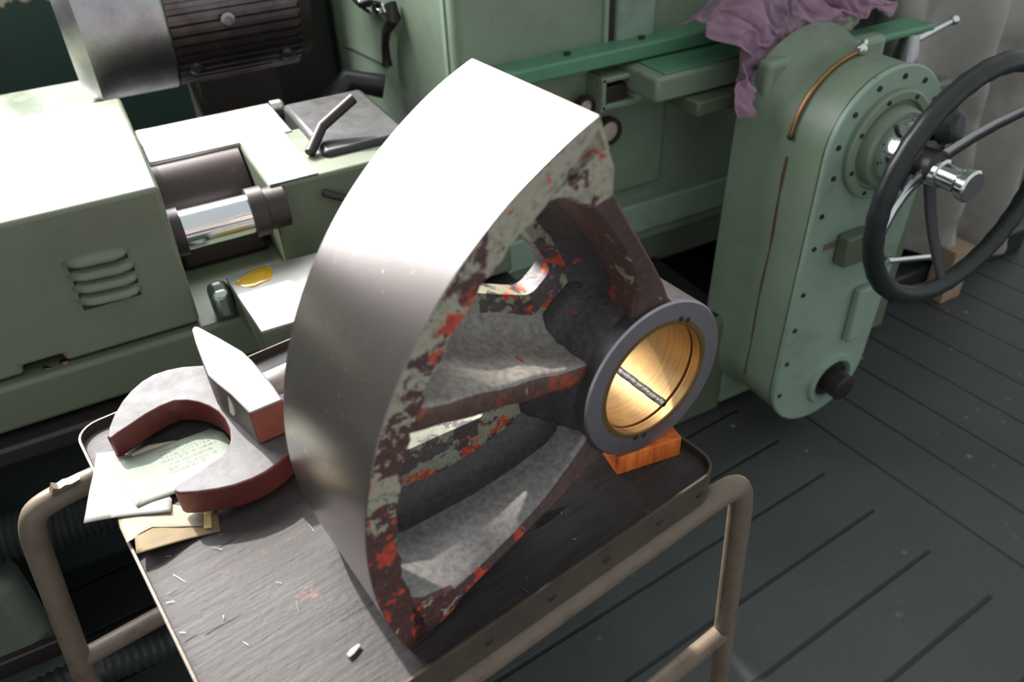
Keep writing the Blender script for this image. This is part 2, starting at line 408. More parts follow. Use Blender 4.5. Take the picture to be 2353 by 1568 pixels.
hub = MB(); RH, RB, RBI = .0912, .0702, .0640; HF = -.0439; HB = -.178
hub.lathe([(HB, RB), (HB, RH), (-.10, RH), (HF-.002, RH), (HF, RH-.002), (HF, RB)], SC, SA, 72, closed_prof=True, segmi=[1, 1, 1, 0, 0, 1])
HUBF = metal('turned_hub_face', (.40, .37, .41), .42, amount=.35, dark=(.17, .15, .17), scale=40)
hub.build('hub', [HUBF, CAST_D], seg, angle=35)
col = MB(); col.lathe([(-.058, RH-.002), (-.066, RH+.003), (-.088, RH+.010), (-.102, RH+.020), (-.1135, RH+.032), (-.137, RH+.032), (-.137, RH-.002)], SC, SA, 72, closed_prof=True)
# only the half that lies inside the sector
bm = col.bm
dele = [f for f in bm.faces if not (A0-25 < math.degrees(math.atan2((f.calc_center_median()-SC).z, (f.calc_center_median()-SC).dot(SS))) % 360 < A1+25)]
bmesh.ops.delete(bm, geom=dele, context='FACES')
col.build('hub_fillet', CAST_D, seg, angle=60)

def bronze_material():
    m, nt, b = _nt('bushing_bronze'); tc = N(nt, 'ShaderNodeTexCoord')
    dt = N(nt, 'ShaderNodeVectorMath', operation='DOT_PRODUCT'); nt.links.new(tc.outputs['Object'], dt.inputs[0]); dt.inputs[1].default_value = SA
    n3 = N(nt, 'ShaderNodeTexNoise', noise_dimensions='1D'); n3.inputs['Scale'].default_value = 420; n3.inputs['Detail'].default_value = 4; nt.links.new(dt.outputs['Value'], n3.inputs['W'])
    n1 = noise(nt, coords(nt), 22, 5, .6)
    c = mix(nt, ramp(nt, n3.outputs['Fac'], .35, .7), (.29, .185, .08), (.21, .125, .05)); c = mix(nt, mul(nt, ramp(nt, n1, .5, .75), .5), c, (.50, .27, .07))
    nt.links.new(c, b.inputs['Base Color']); b.inputs['Metallic'].default_value = .8
    nt.links.new(mul(nt, mul(nt, n1, .2), .36, 'ADD'), b.inputs['Roughness']); bump(nt, b, n3.outputs['Fac'], .12, .0005); return m
BRONZE = bronze_material(); OILM = paint('dark_oil_grease', (.014, .016, .011), .4, dirt=(.10, .06, .02), amount=.6, scale=30, bmp=.5)
OILBROWN = paint('brown_oil', (.20, .07, .015), .25, amount=.3)
bu = MB()
bu.lathe([(HF+.0004, RB), (HF+.0004, RBI+.0012), (HF-.001, RBI), (HF-.011, RBI), (HF-.0115, RBI+.002), (HF-.0138, RBI+.002), (HF-.0142, RBI), (HB, RBI), (HB, RB)], SC, SA, 96, closed_prof=True, segmi=[0, 0, 0, 1, 1, 1, 0, 0, 0])
bush = bu.build('bushing', [BRONZE, OILBROWN], seg, angle=30); bush['label'] = 'brass coloured bushing lining the hub bore'
# grease filled oil groove, a raised strip of grease running along the bore
GA = -62; gr = MB(); rs = []
for k in range(30):
    o_ = HF-.0125 - (.178-.0439-.014)*k/29
    P = []
    for j in range(7):
        t = -1 + 2*j/6; an = GA + t*4.6 + .25*math.sin(k*1.1); h = .0028*(1-t*t)*(1+.18*math.sin(k*2.4))
        P.append(S(*pol(RBI+.0004-h, an-0), o_))
    P += [S(*pol(RBI+.001, GA+4.6), o_), S(*pol(RBI+.001, GA-4.6), o_)]
    rs.append(P)
gr.rings(rs); g_ = gr.build('oil_groove', OILM, bush, angle=60); g_['label'] = 'dark grease filled groove along the brass bore'
for an in (57, 66, 252, 262):
    mb = MB(); q = S(*pol(RB+.0002, an), HF+.0008); mb.cyl(q-SA*.001, q, .0032, 14); mb.build('locking_pin', DARKIRON, bush)

# timber block under the hub
def wood(name, a, b_, scale=(1, 1, 1), rough=.6, rot=(0, 0, 0), bmp=.3, dark=None, dk=.3):
    m, nt, b = _nt(name); v = coords(nt, scale=scale, rot=rot)
    n1 = noise(nt, v, 30, 6, .6, .4); n2 = noise(nt, coords(nt), 14, 5, .6)
    c = mix(nt, ramp(nt, n1, .35, .65), a, b_)
    if dark: c = mix(nt, mul(nt, ramp(nt, n2, .5, .72), dk), c, dark)
    nt.links.new(c, b.inputs['Base Color']); b.inputs['Roughness'].default_value = rough; bump(nt, b, n1, bmp, .002); return m
OWOOD = wood('orange_stained_wood', (1.0, .26, .04), (.65, .11, .02), (5, 5, .6), .5, dark=(.20, .05, .02), dk=.5)
CT = R(9); CO = Vector((.4674, .4416, 0)); EX = Vector((math.cos(CT), math.sin(CT), 0)); EY = Vector((-math.sin(CT), math.cos(CT), 0))
def C(x, y, z): return CO + EX*x + EY*y + Vector((0, 0, z))
def CT3(p): return C(p.x, p.y, p.z)
mb = MB(); bl0, bl1 = pz(1418, 1093, .9), pz(1562, 1046, .9); d = (bl1-bl0).normalized(); nrm = Vector((-d.y, d.x, 0))
bw = (bl1-bl0).length; H_ = .0268
mb.prism([bl0, bl1, bl1+nrm*.052, bl0+nrm*.052], (0, 0, H_))
o = mb.build('wood_block', OWOOD, bevel=.0012, smooth=False); tag(o, 'small orange stained timber block wedged under the hub on the tray', 'wood block')

# ------------------------------------------------------------------ the tray trolley
cart = thing('tray_trolley', 'rusty tubular workshop trolley with a dark plywood tray carrying the cast sector', 'trolley', C(-.27, .26, 0))
TX0, TX1, TY0, TY1 = -.538, .005, .0, .524
def rrect(x0, x1, y0, y1, r, n=6):
    P = []
    for cx_, cy_, a in ((x1-r, y0+r, -90), (x1-r, y1-r, 0), (x0+r, y1-r, 90), (x0+r, y0+r, 180)): P += arc((cx_, cy_), r, a, a+90, n)
    return P
def tray_material():
    m, nt, b = _nt('oily_plywood'); v0 = coords(nt, rot=(0, 0, -CT)); mp = N(nt, 'ShaderNodeMapping'); mp.inputs['Scale'].default_value = (1.2, 14, 14); nt.links.new(v0, mp.inputs['Vector'])
    g = noise(nt, mp.outputs[0], 9, 8, .65, .2); mp2 = N(nt, 'ShaderNodeMapping'); mp2.inputs['Scale'].default_value = (1.6, 16, 1); nt.links.new(v0, mp2.inputs['Vector'])
    cr = noise(nt, mp2.outputs[0], 3.2, 5, .55, .5); blot = noise(nt, v0, 9, 6, .65); fine = noise(nt, v0, 120, 4, .6)
    c = mix(nt, ramp(nt, g, .35, .65), (.052, .045, .044), (.030, .026, .025))
    c = mix(nt, mul(nt, ramp(nt, blot, .5, .7), .6), c, (.075, .068, .066)); c = mix(nt, mul(nt, ramp(nt, blot, .46, .3), .6), c, (.030, .026, .026))
    c = mix(nt, mul(nt, ramp(nt, noise(nt, v0, 31, 4, .6), .64, .68), .6), c, (.20, .06, .045))
    crack = ramp(nt, cr, .675, .69); c = mix(nt, crack, c, (.012, .010, .010))
    nt.links.new(c, b.inputs['Base Color']); nt.links.new(mul(nt, mul(nt, blot, .3), .42, 'ADD'), b.inputs['Roughness']); b.inputs['Specular IOR Level'].default_value = .3
    bump(nt, b, mul(nt, mul(nt, mul(nt, g, .6), mul(nt, fine, .4), 'ADD'), mul(nt, crack, -.8), 'ADD'), .6, .003); return m
mb = MB(); P = rrect(TX0+.003, TX1-.003, TY0+.003, TY1-.003, .026)
mb.prism([C(x, y, .882) for x, y in P], (0, 0, .018)); mb.build('tray_board', tray_material(), cart, angle=30)
RUST = paint('rusty_angle_iron', (.085, .066, .048), .48, dirt=(.045, .03, .024), amount=1.3, scale=26, chips=(.30, .12, .07), metal=.25)
TUBE = paint('rusty_tube_paint', (.165, .125, .09), .42, dirt=(.085, .028, .018), amount=1.3, scale=26, chips=(.34, .10, .05))
Po, Pi = rrect(TX0, TX1, TY0, TY1, .029), rrect(TX0+.0035, TX1-.0035, TY0+.0035, TY1-.0035, .0255)
mb = MB(); mb.rings([[C(x, y, .868) for x, y in Po], [C(x, y, .910) for x, y in Po], [C(x, y, .910) for x, y in Pi], [C(x, y, .868) for x, y in Pi]], cap=False, loop=True)
rimo = mb.build('tray_edging', RUST, cart, bevel=.0006, angle=30)
for x in (-.47, -.39, -.31, -.235, -.165, -.09, -.03):
    mb = MB(); q = C(x, TY0-.0002, .889); mb.lathe([(0, .005), (.0012, .0042), (.002, 0)], q, -EY, 14); mb.build('rivet', DARKIRON, rimo)
def hoop(y, zt, left, right):
    pts = [C(left[2][0], y, .0), C(left[1][0], y, left[1][1]), C(left[0][0], y, left[0][1]), C(left[0][0]+.028, y, zt), C(right[0][0]-.03, y, zt), C(right[0][0], y, right[0][1]), C(right[1][0], y, right[1][1]), C(right[2][0], y, 0)]
    b_ = MB(); b_.tube(bend(pts, .05, 8), .0145, 16); return b_
TR = .0145
hoop(.465, .876, [(-.618, .86), (-.652, .58), (-.70, 0)], [(.060, .85), (.085, .55), (.125, 0)]).build('leg_frame', TUBE, cart)
hoop(.006, .852, [(-.618, .83), (-.652, .55), (-.70, 0)], [(.060, .835), (.083, .52), (.128, 0)]).build('leg_frame', TUBE, cart)
for y, z, x0, x1 in ((.465, .610, -.65, .082), (.006, .522, -.655, .083)):
    mb = MB(); mb.cyl(C(x0, y, z), C(x1, y, z), .013, 16); mb.build('cross_brace', TUBE, cart)
# wires of old sheet metal still clinging to the rear hoop
mb = MB(); mb.prism([C(-.585, .452, .889), C(-.555, .452, .8905), C(-.552, .452, .895), C(-.562, .452, .8935), C(-.568, .452, .8955), C(-.575, .452, .894), C(-.580, .452, .898)], EY*.012); mb.build('torn_bracket', TUBE, cart)

# ------------------------------------------------------------------ papers on the tray
def zsheet(P, base):
    d = P-CO; x = d.dot(EX); t = min(1, max(0, (-.47-x)/.06)); t = t*t*(3-2*t); return base + t*(.0125-(base-.9025)*.3)
def paper_mat(name, a, b_, stain=(.35, .26, .12), am=.4, sc=18):
    m, nt, b = _nt(name); n1 = noise(nt, coords(nt), sc, 6, .6); n2 = noise(nt, coords(nt, loc=(3, 3, 3)), sc*8, 4, .6)
    c = mix(nt, ramp(nt, n1, .35, .7), a, b_); c = mix(nt, mul(nt, ramp(nt, n2, .6, .75), am), c, stain); nt.links.new(c, b.inputs['Base Color']); b.inputs['Roughness'].default_value = .75; return m
PAPERS = [
 ('tan', [(310, 1233), (349, 1210), (467, 1205), (500, 1172), (507, 1221), (410, 1247), (313, 1273)], .9012, paper_mat('tan_paper', (.20, .145, .07), (.155, .11, .055), (.12, .09, .05), .7), 'old tan stained paper lowest in the pile and nearest the tray front'),
 ('cream', [(271, 1190), (275, 1210), (292, 1249), (312, 1232), (350, 1213), (472, 1210), (468, 1178), (395, 1160)], .9022, paper_mat('cream_paper', (.29, .255, .185), (.255, .22, .155), am=.2), 'cream sheet with a curled lower edge lying over the tan paper'),
 ('slip', [(468, 1180), (485, 1174), (487, 1214), (469, 1216)], .9030, paper_mat('yellow_paper', (.62, .48, .19), (.55, .42, .17), am=.2), 'narrow yellow paper slip beside the red spanner jaw'),
 ('left', [(222, 1043), (262, 1037), (330, 1060), (345, 1170), (300, 1185), (192, 1203), (200, 1160), (212, 1100)], .9038, paper_mat('grey_white_paper', (.27, .26, .235), (.23, .22, .20), am=.3), 'greyish white sheet overhanging the left edge of the tray'),
 ('back', [(300, 1045), (338, 1025), (402, 1013), (430, 1055), (330, 1080)], .9044, paper_mat('ivory_paper', (.60, .55, .42), (.5, .45, .34), am=.4), 'ivory sheet showing as a sliver behind the typed page'),
 ('white', [(231, 1088), (267, 1081), (340, 1075), (395, 1148), (393, 1178), (320, 1183), (255, 1192), (243, 1140)], .9050, paper_mat('white_paper', (.38, .375, .34), (.34, .33, .30), am=.15), 'white folded sheet between the overhanging sheet and the typed page'),
 ('typed', [(268, 1066), (284, 1058), (399, 1016), (484, 985), (515, 996), (527, 1012), (560, 1060), (470, 1105), (397, 1136), (315, 1167), (298, 1140), (286, 1121)], .9062, paper_mat('pale_green_paper', (.25, .29, .235), (.22, .255, .21), (.1, .12, .1), .25), 'pale green typed page held under the open spanner jaws')]
for nm, poly, zb, mat, lab in PAPERS:
    def P3(x, y):
        q = pz(x, y, zb); q = pz(x, y, zsheet(q, zb)); return Vector((q.x, q.y, zsheet(q, zb)))
    # densify the outline, then rings towards the centre so the sheet can bend over the tray edge
    D = []
    for i, a in enumerate(poly):
        b_ = poly[(i+1) % len(poly)]
        for k in range(4): D.append((a[0]+(b_[0]-a[0])*k/4, a[1]+(b_[1]-a[1])*k/4))
    cxp, cyp = sum(p[0] for p in D)/len(D), sum(p[1] for p in D)/len(D)
    mb = MB(); rs = []
    for s_ in (1, .8, .6, .4, .2, .02): rs.append([P3(cxp+(x-cxp)*s_, cyp+(y-cyp)*s_) + Vector((0, 0, .0005*math.sin(x*.05+y*.07)*s_)) for x, y in D])
    top = mb.rings(rs, cap=False); mb.face(top[-1])
    o = mb.build('paper_sheet', mat, smooth=True, angle=60); so = o.modifiers.new('thickness', 'SOLIDIFY'); so.thickness = .0004; so.offset = 1
    tag(o, lab, 'paper', 'loose papers under the spanner')
    if nm == 'typed':
        ink = MB(); rng = random.Random(3)
        L0, L1 = (374, 1041), (487, 996)           # first line of type, ends in the photograph
        dx, dy = (L1[0]-L0[0]), (L1[1]-L0[1]); sx, sy = .39*18, .92*8.2
        for ln in range(7):
            t = rng.uniform(0, .05); end = (1.0, 1.05, 1.12, 1.1, 1.0, .95, .75)[ln]
            ox, oy = (-8, -9, -8, -4, 2, 10, 12)[ln], ln*8.0
            while t < end:
                w_ = rng.uniform(.02, .035)*rng.choice((1, 1, 2, 3))
                for c_ in range(max(2, int(w_/.011))):
                    a = (L0[0]+ox+dx*(t+c_*.011), L0[1]+oy+dy*(t+c_*.011)); wpx, hpx = .75, rng.choice((1.3, 1.7, 2.2))
                    if rng.random() < .9:
                        q = [P3(a[0], a[1]), P3(a[0]+wpx, a[1]-.3), P3(a[0]+wpx+hpx*.25, a[1]-.3+hpx), P3(a[0]+hpx*.25, a[1]+hpx)]
                        ink.face([ink.v(p+Vector((0, 0, .0016))) for p in q])
                t += w_ + .02
        ink.build('typed_lines', paint('typewriter_ink', (.045, .05, .045), .7, amount=0), o, smooth=False, weld=False)

# ------------------------------------------------------------------ open ended spanner and hammer
ZT, TK = .9415, .0325
outl = [(245, 1004), (250, 982), (262, 952), (280, 922), (300, 898), (325, 876), (352, 860), (385, 849), (420, 842), (465, 839), (520, 846), (580, 868), (640, 905), (700, 950), (760, 960), (900, 930), (905, 985), (790, 1020), (700, 1034), (668, 1037), (640, 1064), (610, 1085), (580, 1100), (540, 1115), (500, 1124), (450, 1131), (410, 1133), (399, 1128), (402, 1118), (425, 1103), (455, 1084), (487, 1062), (510, 1047), (524, 1030), (529, 1010), (527, 985), (516, 962), (500, 945), (480, 933), (455, 924), (430, 920), (400, 921), (370, 933), (335, 952), (300, 976), (272, 994), (254, 1008)]
mb = MB(); T_ = [pz(x, y, ZT) for x, y in outl]; mb.prism([p-Vector((0, 0, TK)) for p in T_], (0, 0, TK), mi=1, capmi=0)
SPT = metal('worn_spanner_steel', (.135, .13, .137), .58, amount=.75, dark=(.07, .066, .068), scale=28, bmp=.3, metallic=.0, spec=.22)
SPS = paint('red_brown_spanner_paint', (.15, .035, .032), .34, dirt=(.05, .04, .04), amount=.6, scale=12, metal=.2)
o = mb.build('open_end_spanner', [SPT, SPS], bevel=.0022, seg=3, angle=40); tag(o, 'large open ended spanner with worn grey top and red brown sides lying on papers', 'spanner')

ZH = .9905; HT = .046
ham = thing('cross_peen_hammer', 'steel cross peen hammer with a red brown painted face resting on the spanner', 'hammer', pz(575, 950, .9425))
hs = metal('battered_hammer_steel', (.21, .21, .215), .55, amount=.7, dark=(.16, .155, .155), scale=24, bmp=.35, metallic=.0, spec=.3)
HP = paint('hammer_paint', (.26, .075, .05), .5, dirt=(.10, .05, .04), amount=.6, scale=16)
HO = paint('hammer_side_paint', (.085, .06, .05), .45, dirt=(.55, .20, .03), amount=.95, scale=9, metal=.2)
top = [(440, 756), (446, 749), (456, 750), (505, 776), (558, 807), (580, 828), (600, 852), (628, 886), (650, 918), (612, 934), (573, 950), (530, 906), (497, 880), (477, 861), (460, 818), (448, 785)]
Tt = [pz(x, y, ZH) for x, y in top]
mb = MB(); tV = [mb.v(p) for p in Tt]; base = []
for i, p in enumerate(Tt):
    t = 1.0
    base.append(mb.v(p - Vector((0, 0, HT))))
mb.face(tV, 0); mb.face(list(reversed(base)), 2)
for i in range(len(tV)):
    j = (i+1) % len(tV); mi = 1 if i in (8, 9) else 2
    mb.face((tV[i], tV[j], base[j], base[i]), mi)
mb.build('hammer_head', [hs, HP, HO], ham, bevel=.0022, seg=3, angle=35)
HA = (Tt[7]+Tt[13])*.5 - Vector((0, 0, HT*.48)); hd = (pz(660, 838, .972)-pz(600, 866, .972)); hd.z = 0; hd.normalize()
pts = [HA - hd*.02 + hd*(k*.03) + Vector((0, 0, -.0011*k)) for k in range(10)]
mb = MB(); mb.tube(pts, [.0155, .0155, .0155, .016, .017, .018, .0185, .0185, .018, .015], 18)
mb.build('handle', wood('grey_worn_handle', (.50, .47, .44), (.36, .33, .31), (1, 6, 6), .5, dark=(.16, .14, .13), dk=.5), ham)

# ------------------------------------------------------------------ metal shavings and grit on the tray
SHV = metal('bright_shaving', (.5, .5, .48), .35, amount=.1)
first = None
shav = [(715, 1214, 80, .016, .0007), (500, 1262, 45, .013, .0008), (412, 1330, 60, .022, .0006), (392, 1385, 15, .009, .0008), (388, 1280, 20, .007, .0008), (684, 1396, 95, .016, .0006), (395, 1360, 165, .013, .0006), (514, 1420, 100, .006, .001), (1205, 1357, 70, .009, .0014), (640, 1340, 40, .008, .0006), (1320, 1240, 30, .005, .0008), (565, 1480, 60, .009, .0006), (1290, 1180, 110, .004, .001), (1210, 1330, 140, .004, .0009), (420, 1455, 30, .007, .0007)]
for i, (x, y, a, L, w_) in enumerate(shav):
    q = pz(x, y, .9008)
    if first is None:
        mb = MB(); mb.tube([Vector((-.5, 0, .0)), Vector((-.2, .04, .05)), Vector((.15, .03, .06)), Vector((.5, -.04, .02))], [.4, .5, .5, .25], 6)
        first = mb.build('metal_shaving', SHV); o = first
    else: o = first.copy(); COL.objects.link(o)
    o.location = (q.x, q.y, .9012); o.rotation_euler = (0, 0, R(-a)); o.scale = (L*.75, w_*.7, w_*.7)
    tag(o, 'thin bright metal shaving lying on the dark tray', 'metal shaving', 'metal shavings on the tray')
mb = MB(); q = pz(812, 1490, .9015)
ch = thing('wood_splinter', 'small grey splinter lying on the tray front near the rim tip', 'splinter', q)
a_, b_ = pz(800, 1510, .902), pz(826, 1483, .902)
dd = (b_-a_).normalized(); nn = Vector((-dd.y, dd.x, 0))*.0022
mb.prism([a_-nn, a_+dd*.4*(b_-a_).length-nn*1.3, b_-nn*.8, b_+nn*.6, a_+dd*.5*(b_-a_).length+nn*1.4, a_+nn], (0, 0, .0016)); mb.build('sliver', paint('grey_splinter', (.28, .27, .26), .6), ch)

# ------------------------------------------------------------------ grinding machine: bed, cabinet, gear case
gm = thing('grinding_machine', 'big green cylindrical grinding machine filling the background behind the trolley', 'grinding machine', (.9, 1.9, 0))
YB = 1.58
mb = MB(); mb.box((.71, YB, .31), (2.0, 2.7, .93)); mb.build('bed', OLIVE, gm, bevel=.012)
# stepped mouldings along the bed front
zb = lambda x, y, Y: py(x, y, Y).z
mb = MB(); mb.box((.71, YB-.035, zb(1461, 506, YB)-.02), (2.0, YB+.01, zb(1461, 455, YB))); mb.build('bed_rail', PALE, gm, bevel=.006)
mb = MB(); mb.box((.71, YB-.002, zb(1461, 455, YB)), (2.0, YB+.02, zb(1461, 437, YB))); mb.build('rail_gap_shade', BLACKM, gm)  # black strip painted in for the shaded gap above the rail
mb = MB(); xr = py(1522, 385, YB-.03).x; mb.box((.71, YB-.03, zb(1440, 440, YB-.03)), (xr, YB+.01, zb(1400, 240, YB-.03))); mb.build('front_panel', GREEN, gm, bevel=.012, seg=3)
mb = MB(); mb.box((.71, YB-.075, zb(1362, 160, YB-.075)-.004), (2.0, YB+.02, zb(1362, 160, YB-.075)+.032)); fl_ = mb.build('table_flange', GREEN_B, gm, bevel=.006)
for xx in (.95, 1.15, 1.35):
    mb = MB(); mb.cyl((xx, YB-.04, zb(1362, 160, YB-.075)+.030), (xx, YB-.04, zb(1362, 160, YB-.075)+.038), .008, 12); mb.build('screw_head', DARKIRON, fl_)
# low plinth in front of the bed
mb = MB(); mb.box((.75, 1.246, 0), (1.28, YB, .33)); mb.build('plinth', OLIVE, gm, bevel=.02, seg=3)
mb = MB(); mb.box((.76, 1.262, .325), (1.27, YB, .334)); mb.build('plinth_top_sheet', BLACKM, gm)  # thin black sheet over the plinth top
# recessed clamp and slide block on the front
Yr = 1.50; a_, b_ = py(1385, 183, Yr), py(1525, 245, Yr)
mb = MB(); z0, z1, x0, x1 = a_.z-.075, a_.z, a_.x, b_.x
t_ = .012
for lo, hi in (((x0, Yr, z0), (x0+t_, YB, z1)), ((x1-t_, Yr, z0), (x1, YB, z1)), ((x0, Yr, z1-t_), (x1, YB, z1)), ((x0, Yr, z0), (x1, YB, z0+t_))): mb.box(lo, hi)
rc = mb.build('clamp_recess', GREEN, gm, bevel=.003)
mb = MB(); mb.box((x0+t_, YB-.05, z0+t_), (x1-t_, YB-.03, z1-t_)); mb.build('recess_back', DARKIRON, rc)
mb = MB(); mb.box((x0+.015, Yr+.01, z0+.012), (x0+.075, YB-.04, z0+.05)); mb.build('clamp_jaw', BROWNSTEEL, rc, bevel=.003)
mb = MB(); mb.box((x0+.088, Yr-.012, z0+.01), (x1-.01, YB-.04, z1-.006)); mb.build('clamp_block', PALE, rc, bevel=.006)
mb = MB(); q = Vector(((x0+.088+x1-.01)/2+.01, Yr-.012, (z0+z1)/2-.004)); mb.lathe([(0, .016), (.006, .016), (.008, .012), (.004, .009), (.004, 0)], q, (0, -1, 0), 20); mb.build('clamp_screw', DARKIRON, rc)
Ys = 1.40; a_, b_ = py(1510, 182, Ys), py(1660, 222, Ys)
mb = MB(); mb.box((a_.x, Ys, py(1510, 240, Ys).z), (1.56, YB, a_.z)); mb.build('slide_block', GREEN, gm, bevel=.008)
mb = MB(); mb.box((a_.x+.03, Ys+.012, a_.z), (1.56, YB, a_.z+.004)); mb.build('slide_top', GREEN_B, gm, bevel=.002)
a_ = py(1605, 237, 1.36); mb = MB(); mb.box((a_.x, 1.36, a_.z-.035), (1.5, 1.50, a_.z)); mb.build('bracket_plate', OLIVE, gm, bevel=.005)
# two flush knobs beside the segment
for (x, y, rr, mm_) in ((1338, 243, .019, STEEL), (1392, 298, .026, STEEL)):
    q = py(x, y, YB-.035); k = MB(); k.lathe([(0, rr), (.012, rr), (.016, rr*.7), (.016, 0)], q, (0, -1, 0), 28); ko = k.build('sight_glass', paint('cream_enamel', (.55, .45, .36), .3), gm)
    k = MB(); k.lathe([(0, rr), (0, rr*1.3), (.02, rr*1.3), (.02, rr)], q, (0, -1, 0), 28, closed_prof=True); k.build('bezel', DARKIRON, ko)

# wheelhead cabinet
XC = .695; YCB = 2.68; ZC0 = .52
mb = MB()
prof = [(1.57, .40), (2.36, .47), (2.50, .49), (2.60, .51), (2.66, .56), (YCB, .64), (YCB, 2.45), (1.57, 2.45)]
mb.prism([(XC, y, z) for y, z in prof], (1.35, 0, 0)); cab = mb.build('wheelhead_cabinet', GREEN, gm, bevel=.02, seg=4)
mb = MB(); a_ = px(1022, 0, XC-.0); yy = px(1022, 60, XC).y; mb.box((XC-.004, yy-.01, .94), (XC+.01, yy+.012, 2.4)); mb.build('door_seam', PALE, cab, bevel=.003)
a_, b_ = py(1412, 102, 1.565), py(1500, 90, 1.565)
mb = MB(); mb.box((a_.x, 1.558, a_.z), (b_.x, 1.58, 2.2)); mb.build('access_panel', PALE, cab, bevel=.006)
mb = MB(); mb.box((a_.x-.016, 1.566, a_.z-.004), (a_.x-.003, 1.58, 2.2)); mb.build('panel_groove', DARKIRON, cab)
mb = MB(); mb.box((a_.x-.032, 1.562, a_.z-.002), (a_.x-.018, 1.58, 2.2)); mb.build('panel_trim', PALE, cab, bevel=.003)
# latch with hanging lever
lat = MB(); xl = XC-.012
for (x0_, y0_, x1_, y1_) in ((826, -12, 842, 14), (842, 2, 866, 34), (868, 8, 888, 36)):
    p0, p1 = px(x0_, y0_, xl), px(x1_, y1_, xl); lat.box((XC-.03, min(p0.y, p1.y), min(p0.z, p1.z)), (XC, max(p0.y, p1.y), max(p0.z, p1.z)))
la = lat.build('latch', CHROME, cab, bevel=.006, seg=3)
lat = MB(); lat.tube([px(x, y, xl-.015) for x, y in ((812, -6), (830, 12), (856, 6), (882, 12), (888, 30))], .008, 10); lat.build('latch_bar', CHROME, la)
lat = MB(); lat.tube([px(x, y, xl-.01) for x, y in ((896, 10), (906, 40), (888, 70), (885, 100), (888, 135), (890, 150))], [.016, .016, .012, .010, .011, .014], 12); lat.build('latch_lever', DARKIRON, la)
lat = MB(); lat.tube([px(x, y, XC-.004) for x, y in ((790, 104), (840, 128), (882, 148), (890, 140))], .0035, 8); lat.build('latch_wire', STEEL, la)
# column right of the cabinet
p0, p1 = py(1888, 0, 1.42), py(1990, 0, 1.42)
mb = MB(); mb.box((p0.x, 1.42, .93), (p1.x, 1.62, 1.9)); mb.build('side_column', GREEN, gm, bevel=.015)

mb = MB(); mb.box((.44, 2.42, .31), (.685, 2.66, 1.85)); mb.build('rear_sun_block', BLACKM, gm, bevel=.015)  # dark upright added this tall here to block sun from the floor
mb = MB(); mb.tube([(.46, 1.95, .70), (.50, 1.98, .80), (.58, 2.0, .86), (.66, 1.96, .84)], .03, 12); mb.build('supply_hose', BLACKM, gm)
# gear case
YF, YK = 1.049, 1.246
TC, TRd, BC, BRd = Vector((1.43, .83)), .160, Vector((1.405, .228)), .150
def stadium(grow, n=26):
    r1, r2 = TRd+grow, BRd+grow; d = (TC-BC).length; ph = math.degrees(math.asin((r1-r2)/d)); ax_ = math.degrees(math.atan2(TC.y-BC.y, TC.x-BC.x))
    return arc(TC, r1, ax_-90-ph, ax_+90+ph, n) + arc(BC, r2, ax_+90+ph, ax_+270-ph, n)
mb = MB(); mb.rings([[Vector((x, y_, z)) for x, z in stadium(g)] for y_, g in ((YK+.05, .03), (YK, .012), (YK-.02, .002), (YK-.05, 0), (YF+.012, 0), (YF+.012, 0))])
gc = mb.build('gear_case', GREEN, gm, angle=50)
mb = MB(); mb.rings([[Vector((x, y_, z)) for x, z in stadium(g)] for y_, g in ((YF+.012, -.001), (YF+.012, .004), (YF+.003, .004), (YF, .001))]); gcv = mb.build('case_cover', PALE, gc, angle=40)
mb = MB(); mb.rings([[Vector((x, y_, z)) for x, z in stadium(.0028)] for y_ in (YF+.011, YF+.016)]); mb.build('cover_gasket', DARKIRON, gc)
mb = MB(); mb.box((1.268, YK, .02), (1.62, YK+.045, .975)); mb.build('gear_housing', GREEN, gc, bevel=.014, seg=3)
mb = MB(); mb.box((1.70, YK+.03, .02), (1.95, YB, .80)); mb.build('housing_neck', OLIVE, gc, bevel=.01)
for a in list(range(30, 200, 28)):
    mb = MB(); q = Vector((TC.x+.142*math.cos(R(a)), YF, TC.y+.142*math.sin(R(a)))); mb.lathe([(0, .0065), (.003, .0055), (.003, 0)], q, (0, -1, 0), 10); mb.build('cover_bolt', DARKIRON, gcv)
for z in (.70, .62, .50, .40, .30, .2):
    xx = 1.288-.03*(.83-z)*.8; mb = MB(); mb.lathe([(0, .0065), (.003, .0055), (.003, 0)], (xx, YF, z), (0, -1, 0), 10); mb.build('cover_bolt', DARKIRON, gcv)
for (x, y) in ((1827, 160), (1872, 148), (1820, 210)):
    q = py(x, y, YK); mb = MB(); mb.lathe([(0, .009), (.004, .008), (.004, 0)], q, (0, -1, 0), 12); mb.build('housing_screw', DARKIRON, gc)
# rating plate on the cover
mb = MB(); p0, p1 = py(1892, 570, YF), py(1922, 560, YF); mb.box((p0.x, YF-.002, p0.z-.008), (p1.x, YF, p0.z+.008)); mb.build('rating_plate', paint('plate_brown', (.22, .14, .12), .4), gcv)
# stop bracket and guide strip on the lower part of the cover
mb = MB(); p0 = py(1950, 575, YF-.03); mb.box((p0.x-.01, YF-.035, p0.z-.045), (p0.x+.07, YF, p0.z+.03)); mb.build('stop_bracket', OLIVE, gcv, bevel=.006)
mb = MB(); p0, p1 = py(1965, 690, YF-.02), py(1945, 790, YF-.02); mb.box((p1.x, YF-.022, p1.z), (p1.x+.05, YF, p0.z+.02)); mb.build('guide_strip', PALE, gcv, bevel=.006)
